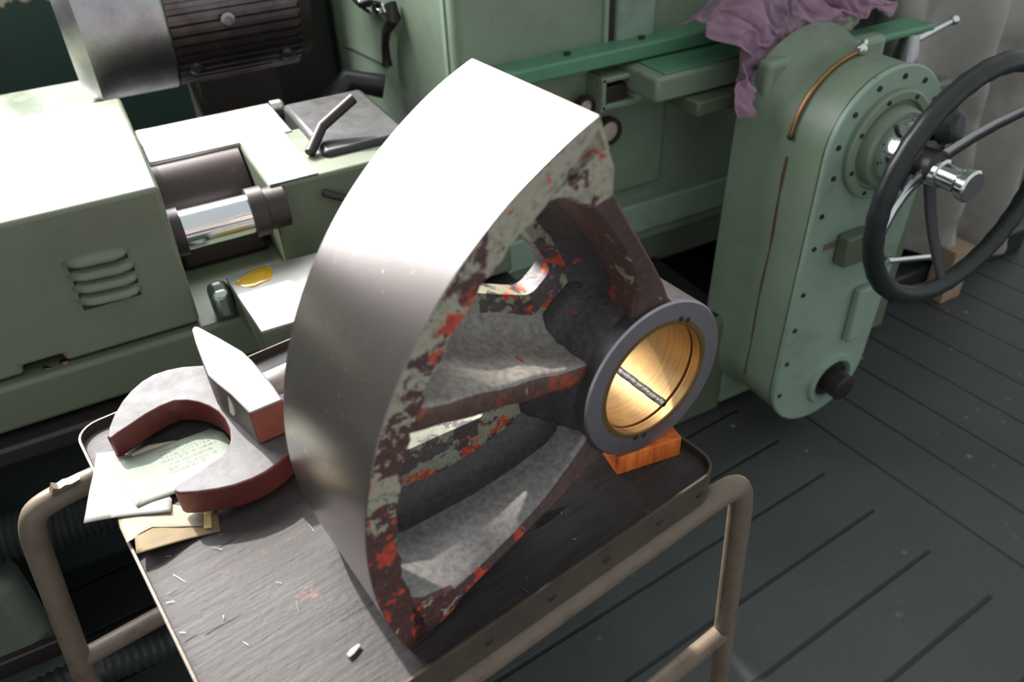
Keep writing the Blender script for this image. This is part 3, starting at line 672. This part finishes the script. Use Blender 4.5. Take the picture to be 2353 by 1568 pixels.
# lower shaft in a round recess
q = py(1905, 868, YF); mb = MB(); mb.lathe([(0, .078), (.010, .074), (.012, .060), (.002, .056)], q, (0, -1, 0), 36); sh = mb.build('bearing_ring', PALE, gcv)
mb = MB(); mb.lathe([(0, .053), (.002, .053), (.003, 0)], q, (0, -1, 0), 36); mb.build('recess', BLACKM, sh)
mb = MB(); mb.lathe([(0, .036), (.05, .036), (.055, .028), (.055, 0)], q, (0, -1, 0), 24); mb.build('shaft_end', DARKIRON, sh)
# oil pipe over the case
mb = MB(); pts = []
for k in range(12):
    a = 92 + 82*k/11; pts.append(Vector((TC.x+(TRd+.006)*math.cos(R(a)), 1.155, TC.y+(TRd+.006)*math.sin(R(a)))))
mb.tube(pts, .0048, 10); pi_ = mb.build('oil_pipe', COPPER, gc)
mb = MB(); mb.ball(pts[0]+Vector((0, 0, .004)), .013, 14, 8); mb.cyl(pts[0], pts[0]+Vector((.03, .02, .008)), .008, 12); mb.build('pipe_union', CHROME, pi_)
mb = MB(); mb.ball(pts[-1], .0075, 12, 8); mb.build('pipe_fitting', DARKIRON, pi_)
# rust run below the fitting
mb = MB(); a_ = Vector((pts[-1].x+.004, 1.155, pts[-1].z))
st = [px(1834, 330, 1.2715), px(1815, 420, 1.268), px(1790, 530, 1.266), px(1765, 650, 1.262), px(1745, 760, 1.258)]
def caseX(z):
    t = (z-BC.y)/(TC.y-BC.y); return (BC.x-BRd)*(1-t)+(TC.x-TRd)*t
rs = []
for k in range(14):
    z = .80-.60*k/13; w_ = .0035*(1-.5*k/13)*(1+.4*math.sin(k*2.1)); rs.append([Vector((caseX(z)-.0012, 1.157-w_+.002*math.sin(k), z)), Vector((caseX(z)-.0012, 1.157+w_+.002*math.sin(k), z)), Vector((caseX(z)+.003, 1.157, z))])
mb.rings(rs); mb.build('rust_run', paint('rust_stain', (.13, .055, .022), .6), gc)
# dial boss
DY = YF
mb = MB(); mb.lathe([(0, .118), (.010, .118), (.014, .113), (.014, .098), (.006, .094), (.006, .088), (.030, .084), (.034, .078), (.034, .0)], (TC.x, DY, TC.y), (0, -1, 0), 64); db = mb.build('dial_flange', GREEN, gc, angle=30)
for a in range(20, 380, 45):
    mb = MB(); mb.lathe([(0, .006), (.003, .005), (.003, 0)], (TC.x+.106*math.cos(R(a)), DY-.013, TC.y+.106*math.sin(R(a))), (0, -1, 0), 10); mb.build('flange_screw', DARKIRON, db)
mb = MB(); mb.lathe([(.030, .070), (.034, .071), (.060, .071), (.061, .069), (.062, .071), (.088, .071), (.092, .066), (.092, 0)], (TC.x, DY, TC.y), (0, -1, 0), 64); mb.build('graduated_dial', CHROME, db, angle=30)
mb = MB(); q = Vector((TC.x-.05, DY-.061, TC.y+.055)); mb.cyl(q, q+Vector((-.012, 0, .018)), .005, 10); mb.build('dial_lock', DARKIRON, db)
mb = MB(); mb.cyl((TC.x+.035, DY-.09, TC.y+.062), (TC.x+.045, DY-.125, TC.y+.07), .038, 24, r2=.03); mb.build('clamp_knob', RUBBER, gc, bevel=.008, seg=3)

# handwheel
HC = Vector((1.43, .85, .815)); HRr = .238
wheel_hub = MB(); wheel_hub.lathe([(0, 0), (0, .03), (.045, .034), (.05, .03), (.05, 0)], (HC.x, YF-.085, HC.z+.012), (0, -1, 0), 32)
hw = wheel_hub.build('handwheel', DARKIRON, gm, angle=30); hw['label'] = 'big black handwheel with three chromed spokes'
mb = MB(); rs = []
for k in range(96):
    a = 2*math.pi*k/96; d = Vector((math.cos(a), 0, math.sin(a))); r_ = .0195 + .0012*max(0, math.cos(a*32))
    rs.append([HC + d*(HRr + r_*math.cos(2*math.pi*j/14)) + Vector((0, r_*.95*math.sin(2*math.pi*j/14), 0)) for j in range(14)])
mb.rings(rs, loop=True, cap=False); mb.build('wheel_rim', RUBBER, hw, angle=60)
mb = MB(); mb.lathe([(-.006, HRr-.0155), (.006, HRr-.0155), (.006, HRr-.012), (-.006, HRr-.012)], HC, (0, -1, 0), 96, closed_prof=True); mb.build('rim_band', CHROME, hw)
for a in (-83, 36, 197):
    d = Vector((math.cos(R(a)), 0, math.sin(R(a)))); t_ = Vector((-d.z, 0, d.x)); p0 = Vector((HC.x, YF-.115, HC.z+.01)); p1 = HC + d*(HRr-.008)
    mb = MB(); rs = []
    for k in range(6):
        t = k/5; q = p0.lerp(p1, t) + Vector((0, .012*math.sin(math.pi*t), 0)); w_ = .017-.005*t; h_ = .0075
        rs.append([q + t_*w_*math.cos(2*math.pi*j/10) + Vector((0, h_*math.sin(2*math.pi*j/10), 0)) for j in range(10)])
    mb.rings(rs); mb.build('spoke', [BLACKM, DARKIRON, CHROME][(-83, 36, 197).index(a)] if a != 36 else metal('dark_chrome', (.35, .35, .36), .2, amount=.3), hw)
mb = MB(); mb.lathe([(0, .030), (.02, .030), (.022, .024), (.06, .024), (.063, .017), (.068, .017), (.070, .031), (.086, .033), (.090, .028), (.090, 0)], (HC.x, YF-.125, HC.z+.004), (0, -1, 0), 36); mb.build('hub_nut', CHROME, hw, angle=30)

# speed lever with ball end, on a bracket behind the gear case
q = py(2085, 112, 1.31); e = py(2192, 46, 1.31)
lv = MB(); lv.box((1.50, 1.27, .945), (q.x+.03, 1.35, .962)); lv.build('lever_bracket', GREEN_B, gm, bevel=.006)
lv = MB(); lv.lathe([(-.12, .02), (-.02, .02), (-.02, .030), (.0, .030), (.05, .020), (.052, .0)], (q.x, q.y, q.z-.012), (0, 0, 1), 24); le = lv.build('speed_lever', STEEL, gm, angle=30)
lv = MB(); lv.tube([Vector((q.x, q.y, q.z+.012)), Vector((q.x, q.y, q.z+.012)).lerp(e, .5), e], [.010, .008, .006], 12); lv.ball(e, .013, 16, 10); lv.build('lever_arm', CHROME, le)
# second small lever seen through the handwheel
a_, b_ = py(2040, 600, 1.0), py(2140, 590, 1.0)
lv = MB(); lv.cyl((a_.x, 1.0, a_.z), (b_.x, 1.0, b_.z), .007, 12); lv.cyl((a_.x+.006, 1.0, a_.z), (a_.x+.006, YF, a_.z), .012, 12); lv.ball((b_.x, 1.0, b_.z), .009, 12, 8); lv.build('stop_lever', CHROME, gc)

# ------------------------------------------------------------------ workhead (left), motor, centre block
mt = MB(); mt.box((-1.3, 1.205, .700), (.62, 1.62, .782)); mt.build('work_table', OLIVE, gm, bevel=.008)
mt = MB(); mt.box((-1.3, 1.25, .31), (.62, 2.45, .685)); mt.build('lower_bed', paint('shaded_bed_black', (.012, .017, .017), .5, amount=.3), gm, bevel=.02)  # near-black colour stands in for the shade below the work table
mt = MB(); mt.box((-1.3, 1.18, .655), (.62, 1.60, .69)); mt.build('table_gap_shade', DARKIRON, gm, bevel=.006)  # dark strip standing in for the shaded gap under the table
YW = 1.22
wh = thing('workhead', 'green louvred workhead cover on the grinder table left of the trolley', 'machine head', (-.2, YW, .782))
zt = py(382, 425, YW).z; xr = py(462, 742, YW).x; zb_ = .786
n0, n1 = py(68, 880, YW), py(175, 850, YW); nz1 = py(70, 838, YW).z
mb = MB(); prof = [(-.95, zb_), (n0.x, zb_), (n0.x, nz1), (n1.x-.008, nz1), (n1.x-.008, zb_), (xr, zb_), (xr+.004, zt), (-.95, zt)]
mb.prism([(x, YW, z) for x, z in prof], (0, .445, 0)); cv = mb.build('cover', COVERM, wh, bevel=.016, seg=4, angle=40)
mb = MB(); mb.box((-.95, YW+.46, .70), (.015, 2.30, .896)); mb.build('rear_cover', COVERM, wh, bevel=.016, seg=4)
mb = MB(); mb.box((n0.x-.01, YW+.04, zb_+.002), (n1.x, YW+.05, nz1+.02)); mb.build('notch_shade', BLACKM, wh)  # black sheet painting the shade inside the cover notch
for (x0_, y0_, x1_, y1_) in ((112, 842, 128, 935), (148, 828, 186, 925)):
    a_, b_ = py(x0_, y0_, YW+.01), py(x1_, y1_, YW-.004); mb = MB(); mb.tube([a_, a_.lerp(b_, .5), Vector((b_.x, b_.y, b_.z))], .008, 12); mb.build('copper_pipe', COPPER, wh)
for i, (xa, ya, xb, yb) in enumerate(((140, 607, 298, 572), (152, 637, 314, 602), (163, 664, 322, 630), (174, 693, 328, 658))):
    A, B = py(xa, ya, YW), py(xb, yb, YW); mb = MB(); rs = []
    for k in range(9):
        t = k/8; q = A.lerp(B, t); s_ = (1-abs(2*t-1)**6)
        rs.append([q + Vector((0, .002, .011*s_)), q + Vector((0, -.009*s_, .008*s_)), q + Vector((0, -.018*s_, .000*s_)), q + Vector((0, -.017*s_, -.005*s_)), q + Vector((0, .001, -.008*s_-.0005))])
    mb.rings(rs); lo = mb.build('louvre', COVERM, cv, angle=60)
    mb = MB(); mb.box((A.x+.006, YW-.0012, min(A.z, B.z)-.013), (B.x-.006, YW+.001, min(A.z, B.z)-.005)); mb.build('louvre_slot', BLACKM, lo)
# spindle nose and its polished sleeve, from cover to block
XB = .212
mb = MB(); mb.lathe([(0, 0), (0, .088), (XB-.025, .088), (XB-.025, 0)], (.02, 1.53, .862), (1, 0, 0), 48); mb.build('spindle', BROWNSTEEL, wh, angle=30)
mb = MB(); mb.box((.050, 1.515, .935), (.315, 1.69, .955)); mb.lathe([(0, .016), (.022, .016), (.028, .010), (.028, 0)], (.315, 1.68, .945), (1, 0, 0), 20); mb.build('slide_plate', metal('bright_ground_steel', (.66, .65, .62), .30, amount=.35, dark=(.36, .33, .27), scale=14), wh, bevel=.002)
zc = axis_z(510, 458, 1.30, .034, False)
mb = MB(); mb.lathe([(0, 0), (0, .040), (.018, .040), (.019, .034), (.128, .034), (.129, .042), (.155, .042), (.157, .036), (.19, .036), (.19, 0)], (.042, 1.30, zc), (1, 0, 0), 40, segmi=[1, 1, 1, 0, 1, 1, 1, 1, 1]); mb.build('polished_sleeve', [CHROME, DARKIRON], wh, angle=30)
mb = MB(); mb.box((.046, 1.40, .784), (.205, 1.68, .86)); mb.build('drive_housing', BROWNSTEEL, wh, bevel=.01)

Ym = 2.10; rm = .18; zm = axis_z(325, 216, Ym, rm)
mo = thing('electric_motor', 'grey electric motor with ribbed body above the workhead at the top left', 'motor', (.1, Ym, zm-rm))
xa, xb_, xc = py(228, 222, Ym-.08).x, py(418, 205, Ym-.08).x, py(690, 150, Ym-.08).x
mb = MB(); mb.lathe([(-.028, 0), (-.028, rm*.80), (-.012, rm*.93), (0, rm*.97), (.006, rm), (xb_-xa-.004, rm), (xb_-xa, rm*.985), (xb_-xa, 0)], (xa, Ym, zm), (1, 0, 0), 64); eb = mb.build('fan_cowl', PEWTER, mo, angle=25)
mb = MB(); rs = []; nf = 46
for xx in (xb_+.002, xc):
    P = []
    for k in range(nf):
        for dr, da in ((.93, 0), (.93, .42), (.985, .5), (.985, .92)):
            a = 2*math.pi*(k+da)/nf; P.append(Vector((xx, Ym+rm*dr*math.cos(a), zm+rm*dr*math.sin(a))))
    rs.append(P)
mb.rings(rs); bd = mb.build('ribbed_body', FINS, mo, angle=25)
mb = MB(); mb.lathe([(0, rm*.96), (.03, rm*.9), (.05, rm*.4), (.05, 0)], (xc, Ym, zm), (1, 0, 0), 48); mb.build('end_bell', DARKIRON, mo)
for (x, y) in ((523, 44), (660, 122), (452, 155)):
    d = ray(x, y); # point on the near side of the body
    A_, B_ = d.y, d.z; oy, oz = CAM.y-Ym, CAM.z-zm; aa = A_*A_+B_*B_; bb = 2*(oy*A_+oz*B_); cc = oy*oy+oz*oz-(rm*.985)**2; disc = bb*bb-4*aa*cc
    if disc > 0:
        t = (-bb-math.sqrt(disc))/(2*aa); q = CAM+d*t; nr = Vector((0, q.y-Ym, q.z-zm)).normalized()
        mb = MB(); mb.lathe([(0, .016), (.010, .016), (.012, .013), (.012, .008), (.004, .007), (.004, 0)], q-nr*.004, nr, 18); mb.build('eye_boss', PEWTER, bd)
mb = MB(); mb.box((.22, Ym-.06, .686), (.42, Ym+.10, zm-rm+.02)); mb.build('motor_foot', DARKIRON, mo, bevel=.01)

tb = thing('centre_block', 'dark green headed casting with a pale sunlit top right of the polished sleeve', 'machine head', (.32, 1.4, .782))
q0 = py(612, 432, 1.30)
mb = MB(); prof = [(XB, .786), (.43, .786), (.47, q0.z-.01), (.46, q0.z), (XB, q0.z)]
mb.prism([(x, 1.30, z) for x, z in prof], (0, .23, 0)); mb.build('block_body', OLIVE, tb, bevel=.008)
mb = MB(); mb.box((XB+.002, 1.303, q0.z), (.30, 1.527, q0.z+.003)); mb.build('sunlit_top_plate', MATS['bright_ground_steel'], tb, bevel=.001)  # bright plate added where sun whitens the block top
mb = MB(); mb.box((.33, 1.36, q0.z-.10), (.50, 1.64, q0.z+.012)); mb.build('top_cap', BLACKM, tb, bevel=.01)
mb = MB(); mb.tube([(.31, 1.38, q0.z+.008), (.35, 1.42, q0.z+.035), (.42, 1.43, q0.z+.07)], .010, 12); mb.build('coolant_spout', DARKIRON, tb)
mb = MB(); mb.tube([(.30, 1.295, .92), (.34, 1.285, .90), (.36, 1.29, .86), (.33, 1.285, .83)], .007, 10); mb.build('hose', BLACKM, tb)

# steel work rest with an oil puddle, small stop beside it
ZP = .845
c0, c1, c2, c3 = pz(517, 637, ZP), pz(702, 588, ZP), pz(697, 735, ZP), pz(600, 763, ZP)
wr = thing('work_rest', 'flat steel topped green rest with a yellow oil patch below the polished sleeve', 'machine part', (c0+c2)/2-Vector((0, 0, ZP-.782)))
mb = MB(); mb.prism([Vector((p.x, p.y, .784)) for p in (c0, c3, Vector((c2.x+.06, c2.y, 0)), Vector((c1.x+.06, c1.y, 0)))], (0, 0, ZP-.784-.006)); mb.build('rest_body', OLIVE, wr, bevel=.003)
mb = MB(); mb.prism([Vector((p.x, p.y, ZP-.006)) for p in (c0, c3, Vector((c2.x+.06, c2.y, 0)), Vector((c1.x+.06, c1.y, 0)))], (0, 0, .006)); mb.build('rest_plate', metal('oily_ground_steel', (.36, .355, .335), .40, amount=.5, dark=(.22, .20, .17), scale=14, metallic=.4), wr, bevel=.0015)
mb = MB(); rs = []
puddle = [(538, 654), (550, 640), (566, 628), (585, 618), (606, 612), (622, 614), (628, 628), (622, 644), (602, 652), (585, 661), (566, 662), (552, 658)]
P = [pz(x, y, ZP) for x, y in puddle]; cc = sum(P, Vector())/len(P)
for s_, h in ((1, .0001), (.93, .0012), (.6, .002), (.05, .0022)): rs.append([cc+(p-cc)*s_+Vector((0, 0, h)) for p in P])
V = mb.rings(rs, cap=False); mb.face(V[-1]); o = mb.build('oil_puddle', paint('yellow_oil', (.50, .30, .015), .08, dirt=(.30, .15, .01), amount=.7, scale=20, bmp=.02), angle=70)
tag(o, 'amber yellow oil puddle on the bright steel rest plate', 'oil puddle')
a_ = pz(482, 682, .84); b_ = pz(536, 664, .84)
mb = MB(); mb.prism([(a_.x, a_.y-.0, .784), (b_.x-.004, a_.y, .784), (b_.x-.004, a_.y+.05, .784), (a_.x, a_.y+.05, .784)], (0, 0, .056)); o = mb.build('steel_stop', metal('stop_steel', (.45, .52, .48), .3, amount=.4), bevel=.012, seg=4)
tag(o, 'small rounded steel stop between louvred cover and rest plate', 'machine stop')

# ------------------------------------------------------------------ purple rag and scrap of paper on the gear case
def cloth_mat(name, a, b_, sc=8, rough=.9, stain=None):
    m, nt, b = _nt(name); n1 = noise(nt, coords(nt), sc, 5, .6); n2 = noise(nt, coords(nt), 180, 3, .6)
    c = mix(nt, ramp(nt, n1, .35, .68), a, b_)
    if stain: c = mix(nt, mul(nt, ramp(nt, noise(nt, coords(nt, loc=(5, 5, 5)), sc*1.2, 4), .52, .68), .7), c, stain)
    nt.links.new(c, b.inputs['Base Color']); b.inputs['Roughness'].default_value = rough; b.inputs['Sheen Weight'].default_value = .2; bump(nt, b, n2, .25, .001); return m
from mathutils import noise as mn
def rag_point(a, t):
    """a: 0 left .. 1 right along X; t: 0 back (on the bed) .. 1 hanging hem at the front"""
    X = 1.20 + .50*a
    hang = max(0, 1-(a/.42)**2)
    if t < .55: s_ = t/.55; Y = 1.52-.20*s_; Z = .985 + .012*math.sin(s_*3)
    else:
        s_ = (t-.55)/.45; Y = 1.32 - .05*math.sin(s_*1.5) - .02*(1-hang)*s_; Z = .98 - s_*(.012 + .125*hang)
    Z += .085*math.exp(-((a-.30)/.20)**2-((t-.22)/.26)**2) + .03*math.exp(-((a-.70)/.2)**2-((t-.3)/.3)**2)
    rg = lambda x, y, z: 1-2*abs(mn.noise(Vector((x, y, z))))
    q = Vector((X*9, Y*9, Z*9)); wx, wy = mn.noise(q), mn.noise(q+Vector((5, 2, 8)))
    g = rg(X*13+1.2*wx, t*4+1.2*wy, 1.7); h = rg(X*26+1.5*wx-t*5, t*7+1.5*wy, 6.3); k = rg(a*20-7*t+1.5*wx, t*2+wy, 3.1)
    amp = .55+.6*t
    Z += .026*g*(1.1-.6*t) + .009*h*(1-.4*t); Y -= (.022*g + .009*h + .028*k)*amp; X += .024*wx + .004*h
    if X > 1.235: Y = max(Y, 1.304 + .012*abs(h))
    return Vector((X, Y, Z))
mb = MB(); NA, NT = 120, 80
def trange(a):
    t0 = .04+.05*math.sin(a*9+1)+.02*math.sin(a*23)+.14*a*a
    h = 1/(1+math.exp((a-.40)*24))
    t1 = (.66+.03*math.sin(a*13)-.10*a)*(1-h) + (.88+.06*math.sin(a*21+.5))*h
    return t0, t1
G = []
for i in range(NA+1):
    a = i/NA; t0, t1 = trange(a); e_ = .02*math.sin(i*.0)
    G.append([mb.v(rag_point(a + (.025*math.sin(j*.16)-.02*math.cos(j*.07))*(1-2*a), t0+(t1-t0)*j/NT)) for j in range(NT+1)])
for i in range(NA):
    for j in range(NT): mb.face((G[i][j], G[i+1][j], G[i+1][j+1], G[i][j+1]))
o = mb.build('purple_rag', cloth_mat('purple_cloth', (.36, .20, .29), (.25, .16, .215), 9, stain=(.18, .13, .16)), angle=80)
so = o.modifiers.new('thickness', 'SOLIDIFY'); so.thickness = .0025; so.offset = 0; sb = o.modifiers.new('soft', 'SUBSURF'); sb.levels = 1; sb.render_levels = 1
tag(o, 'crumpled purple cleaning rag draped over the green gear case top', 'rag')
q = py(1940, 66, 1.36); mb = MB(); P = []
for i in range(9):
    for j in range(7):
        a_, b_ = i/8-.5, j/6-.5; P.append(mb.v(q + Vector((a_*.075+.01*mn.noise(Vector((i*.7, j*.9, 1))), .03*mn.noise(Vector((i*.6, j*.5, 4))), b_*.07+.02*mn.noise(Vector((i*.8, j*.6, 9)))))))
for i in range(8):
    for j in range(6): mb.face((P[i*7+j], P[(i+1)*7+j], P[(i+1)*7+j+1], P[i*7+j+1]))
o = mb.build('crumpled_paper', paper_mat('scrap_paper', (.68, .66, .52), (.6, .58, .45), am=.1), angle=70); so = o.modifiers.new('thickness', 'SOLIDIFY'); so.thickness = .0015
tag(o, 'cream paper scrap tucked into the purple rag', 'paper scrap')

# ------------------------------------------------------------------ covered machine at the right
cm = thing('covered_machine', 'machine under a grey canvas dust cover behind the handwheel', 'covered machine', (2.4, 1.9, 0))
def canvas_point(a, z):
    """a: 0..1 along the left side then the front, z: height"""
    xl, xr2, yf, yb = 1.86, 2.60, 1.42, 2.6
    rr = .10
    L1, L2 = (yb-yf), (xr2-xl); d = a*(L1+L2+.8)
    if d < L1-rr: x, y, nx, ny = xl, yb-d, -1, 0
    elif d < L1+rr:
        t = (d-(L1-rr))/(2*rr)*math.pi/2; x, y, nx, ny = xl+rr-rr*math.cos(t), yf+rr-rr*math.sin(t), -math.cos(t), -math.sin(t)
    elif d < L1+L2-rr: x, y, nx, ny = xl+(d-L1), yf, 0, -1
    elif d < L1+L2+rr:
        t = (d-(L1+L2-rr))/(2*rr)*math.pi/2; x, y, nx, ny = xr2-rr+rr*math.sin(t), yf+rr-rr*math.cos(t), math.sin(t), -math.cos(t)
    else: x, y, nx, ny = xr2, yf+(d-L1-L2), 1, 0
    low = 1-min(1, z/1.4); f = mn.noise(Vector((d*3, z*1.1, 0))); w_ = math.sin(d*21+4*f+z*1.5)
    k = (.026+.06*low)*w_ + .07*f + .05*low + .02*mn.noise(Vector((d*9, z*6, 3)))
    if z > 1.15: s_ = (z-1.15)/.5; k -= .25*s_*s_
    return Vector((x+nx*k, y+ny*k, z))
mb = MB(); NA, NZ = 150, 40
G = []
for i in range(NA+1):
    colv = []
    for j in range(NZ+1):
        hem = .14 + .035*math.sin(i*.19) + .03*mn.noise(Vector((i*.11, 0, 7)))
        colv.append(mb.v(canvas_point(i/NA, hem+(1.6-hem)*j/NZ)))
    G.append(colv)
for i in range(NA):
    for j in range(NZ): mb.face((G[i][j], G[i+1][j], G[i+1][j+1], G[i][j+1]))
mb.face([G[i][NZ] for i in range(NA+1)])
o = mb.build('dust_cover', cloth_mat('grey_canvas', (.38, .36, .33), (.26, .24, .22), 3, stain=(.16, .14, .115)), cm, angle=80)
mb = MB(); mb.box((1.92, 1.50, 0), (2.55, 2.5, 1.35)); mb.build('machine_base', BLACKM, cm, bevel=.02)
mb = MB(); p0 = py(2180, 620, 1.40); mb.box((1.80, 1.36, 0), (2.75, 1.52, .10)); mb.build('low_black_box', BLACKM, cm, bevel=.01)  # low black box along the foot of the canvas
p0 = py(2195, 590, 1.30); mb = MB(); mb.box((p0.x-.03, 1.28, 0), (p0.x+.06, 1.35, p0.z+.03))
o = mb.build('cardboard_piece', paint('brown_cardboard', (.38, .26, .18), .8), bevel=.002); tag(o, 'brown cardboard piece standing behind the handwheel below the canvas', 'cardboard')

# ------------------------------------------------------------------ things in the shadow under and left of the trolley
def hose(name, pts, r, label, turns=60):
    P = bend(pts, .12, 8); Q = []; 
    # resample
    tot = sum((P[i+1]-P[i]).length for i in range(len(P)-1)); k = 0; n_ = turns*4; rr = []; out = []
    for i in range(n_+1):
        s_ = tot*i/n_; j = 0; acc = 0
        while j < len(P)-2 and acc+(P[j+1]-P[j]).length < s_: acc += (P[j+1]-P[j]).length; j += 1
        L = (P[j+1]-P[j]).length or 1; out.append(P[j].lerp(P[j+1], min(1, (s_-acc)/L))); rr.append(r*(1+.09*math.sin(i*math.pi/2)))
    mb = MB(); mb.tube(out, rr, 12); o = mb.build(name, paint('black_hose', (.028, .032, .034), .35, dirt=(.06, .06, .055), amount=.5), angle=60); tag(o, label, 'hose'); return o
a_, b_ = py(150, 1560, .98), py(400, 1478, .98)
hose('corrugated_hose', [Vector((a_.x-.25, .98, a_.z-.06)), a_, b_, Vector((b_.x+.4, 1.0, b_.z+.02))], .026, 'black corrugated hose below the trolley cross brace')
a_, b_ = py(0, 1235, 1.08), py(190, 1195, 1.08)
hose('corrugated_hose', [Vector((a_.x-.2, 1.08, a_.z)), a_, b_, Vector((b_.x+.3, 1.08, b_.z+.01))], .034, 'dark corrugated hose passing behind the trolley left leg')
tp = py(28, 1335, 1.05)
tk = thing('coolant_tank', 'pale green coolant tank on the floor at the lower left', 'tank', (tp.x-.2, 1.2, 0))
mb = MB(); mb.box((tp.x-.6, 1.05, 0), (tp.x, 1.13, tp.z)); mb.build('tank_body', paint('dull_tank_paint', (.12, .14, .11), .5, amount=.6), tk, bevel=.03, seg=4)
p0 = py(60, 1510, 1.04); mb = MB(); mb.box((tp.x-.6, 1.035, p0.z-.025), (tp.x+.02, 1.05, p0.z+.012)); mb.build('tank_band', DARKIRON, tk, bevel=.003)
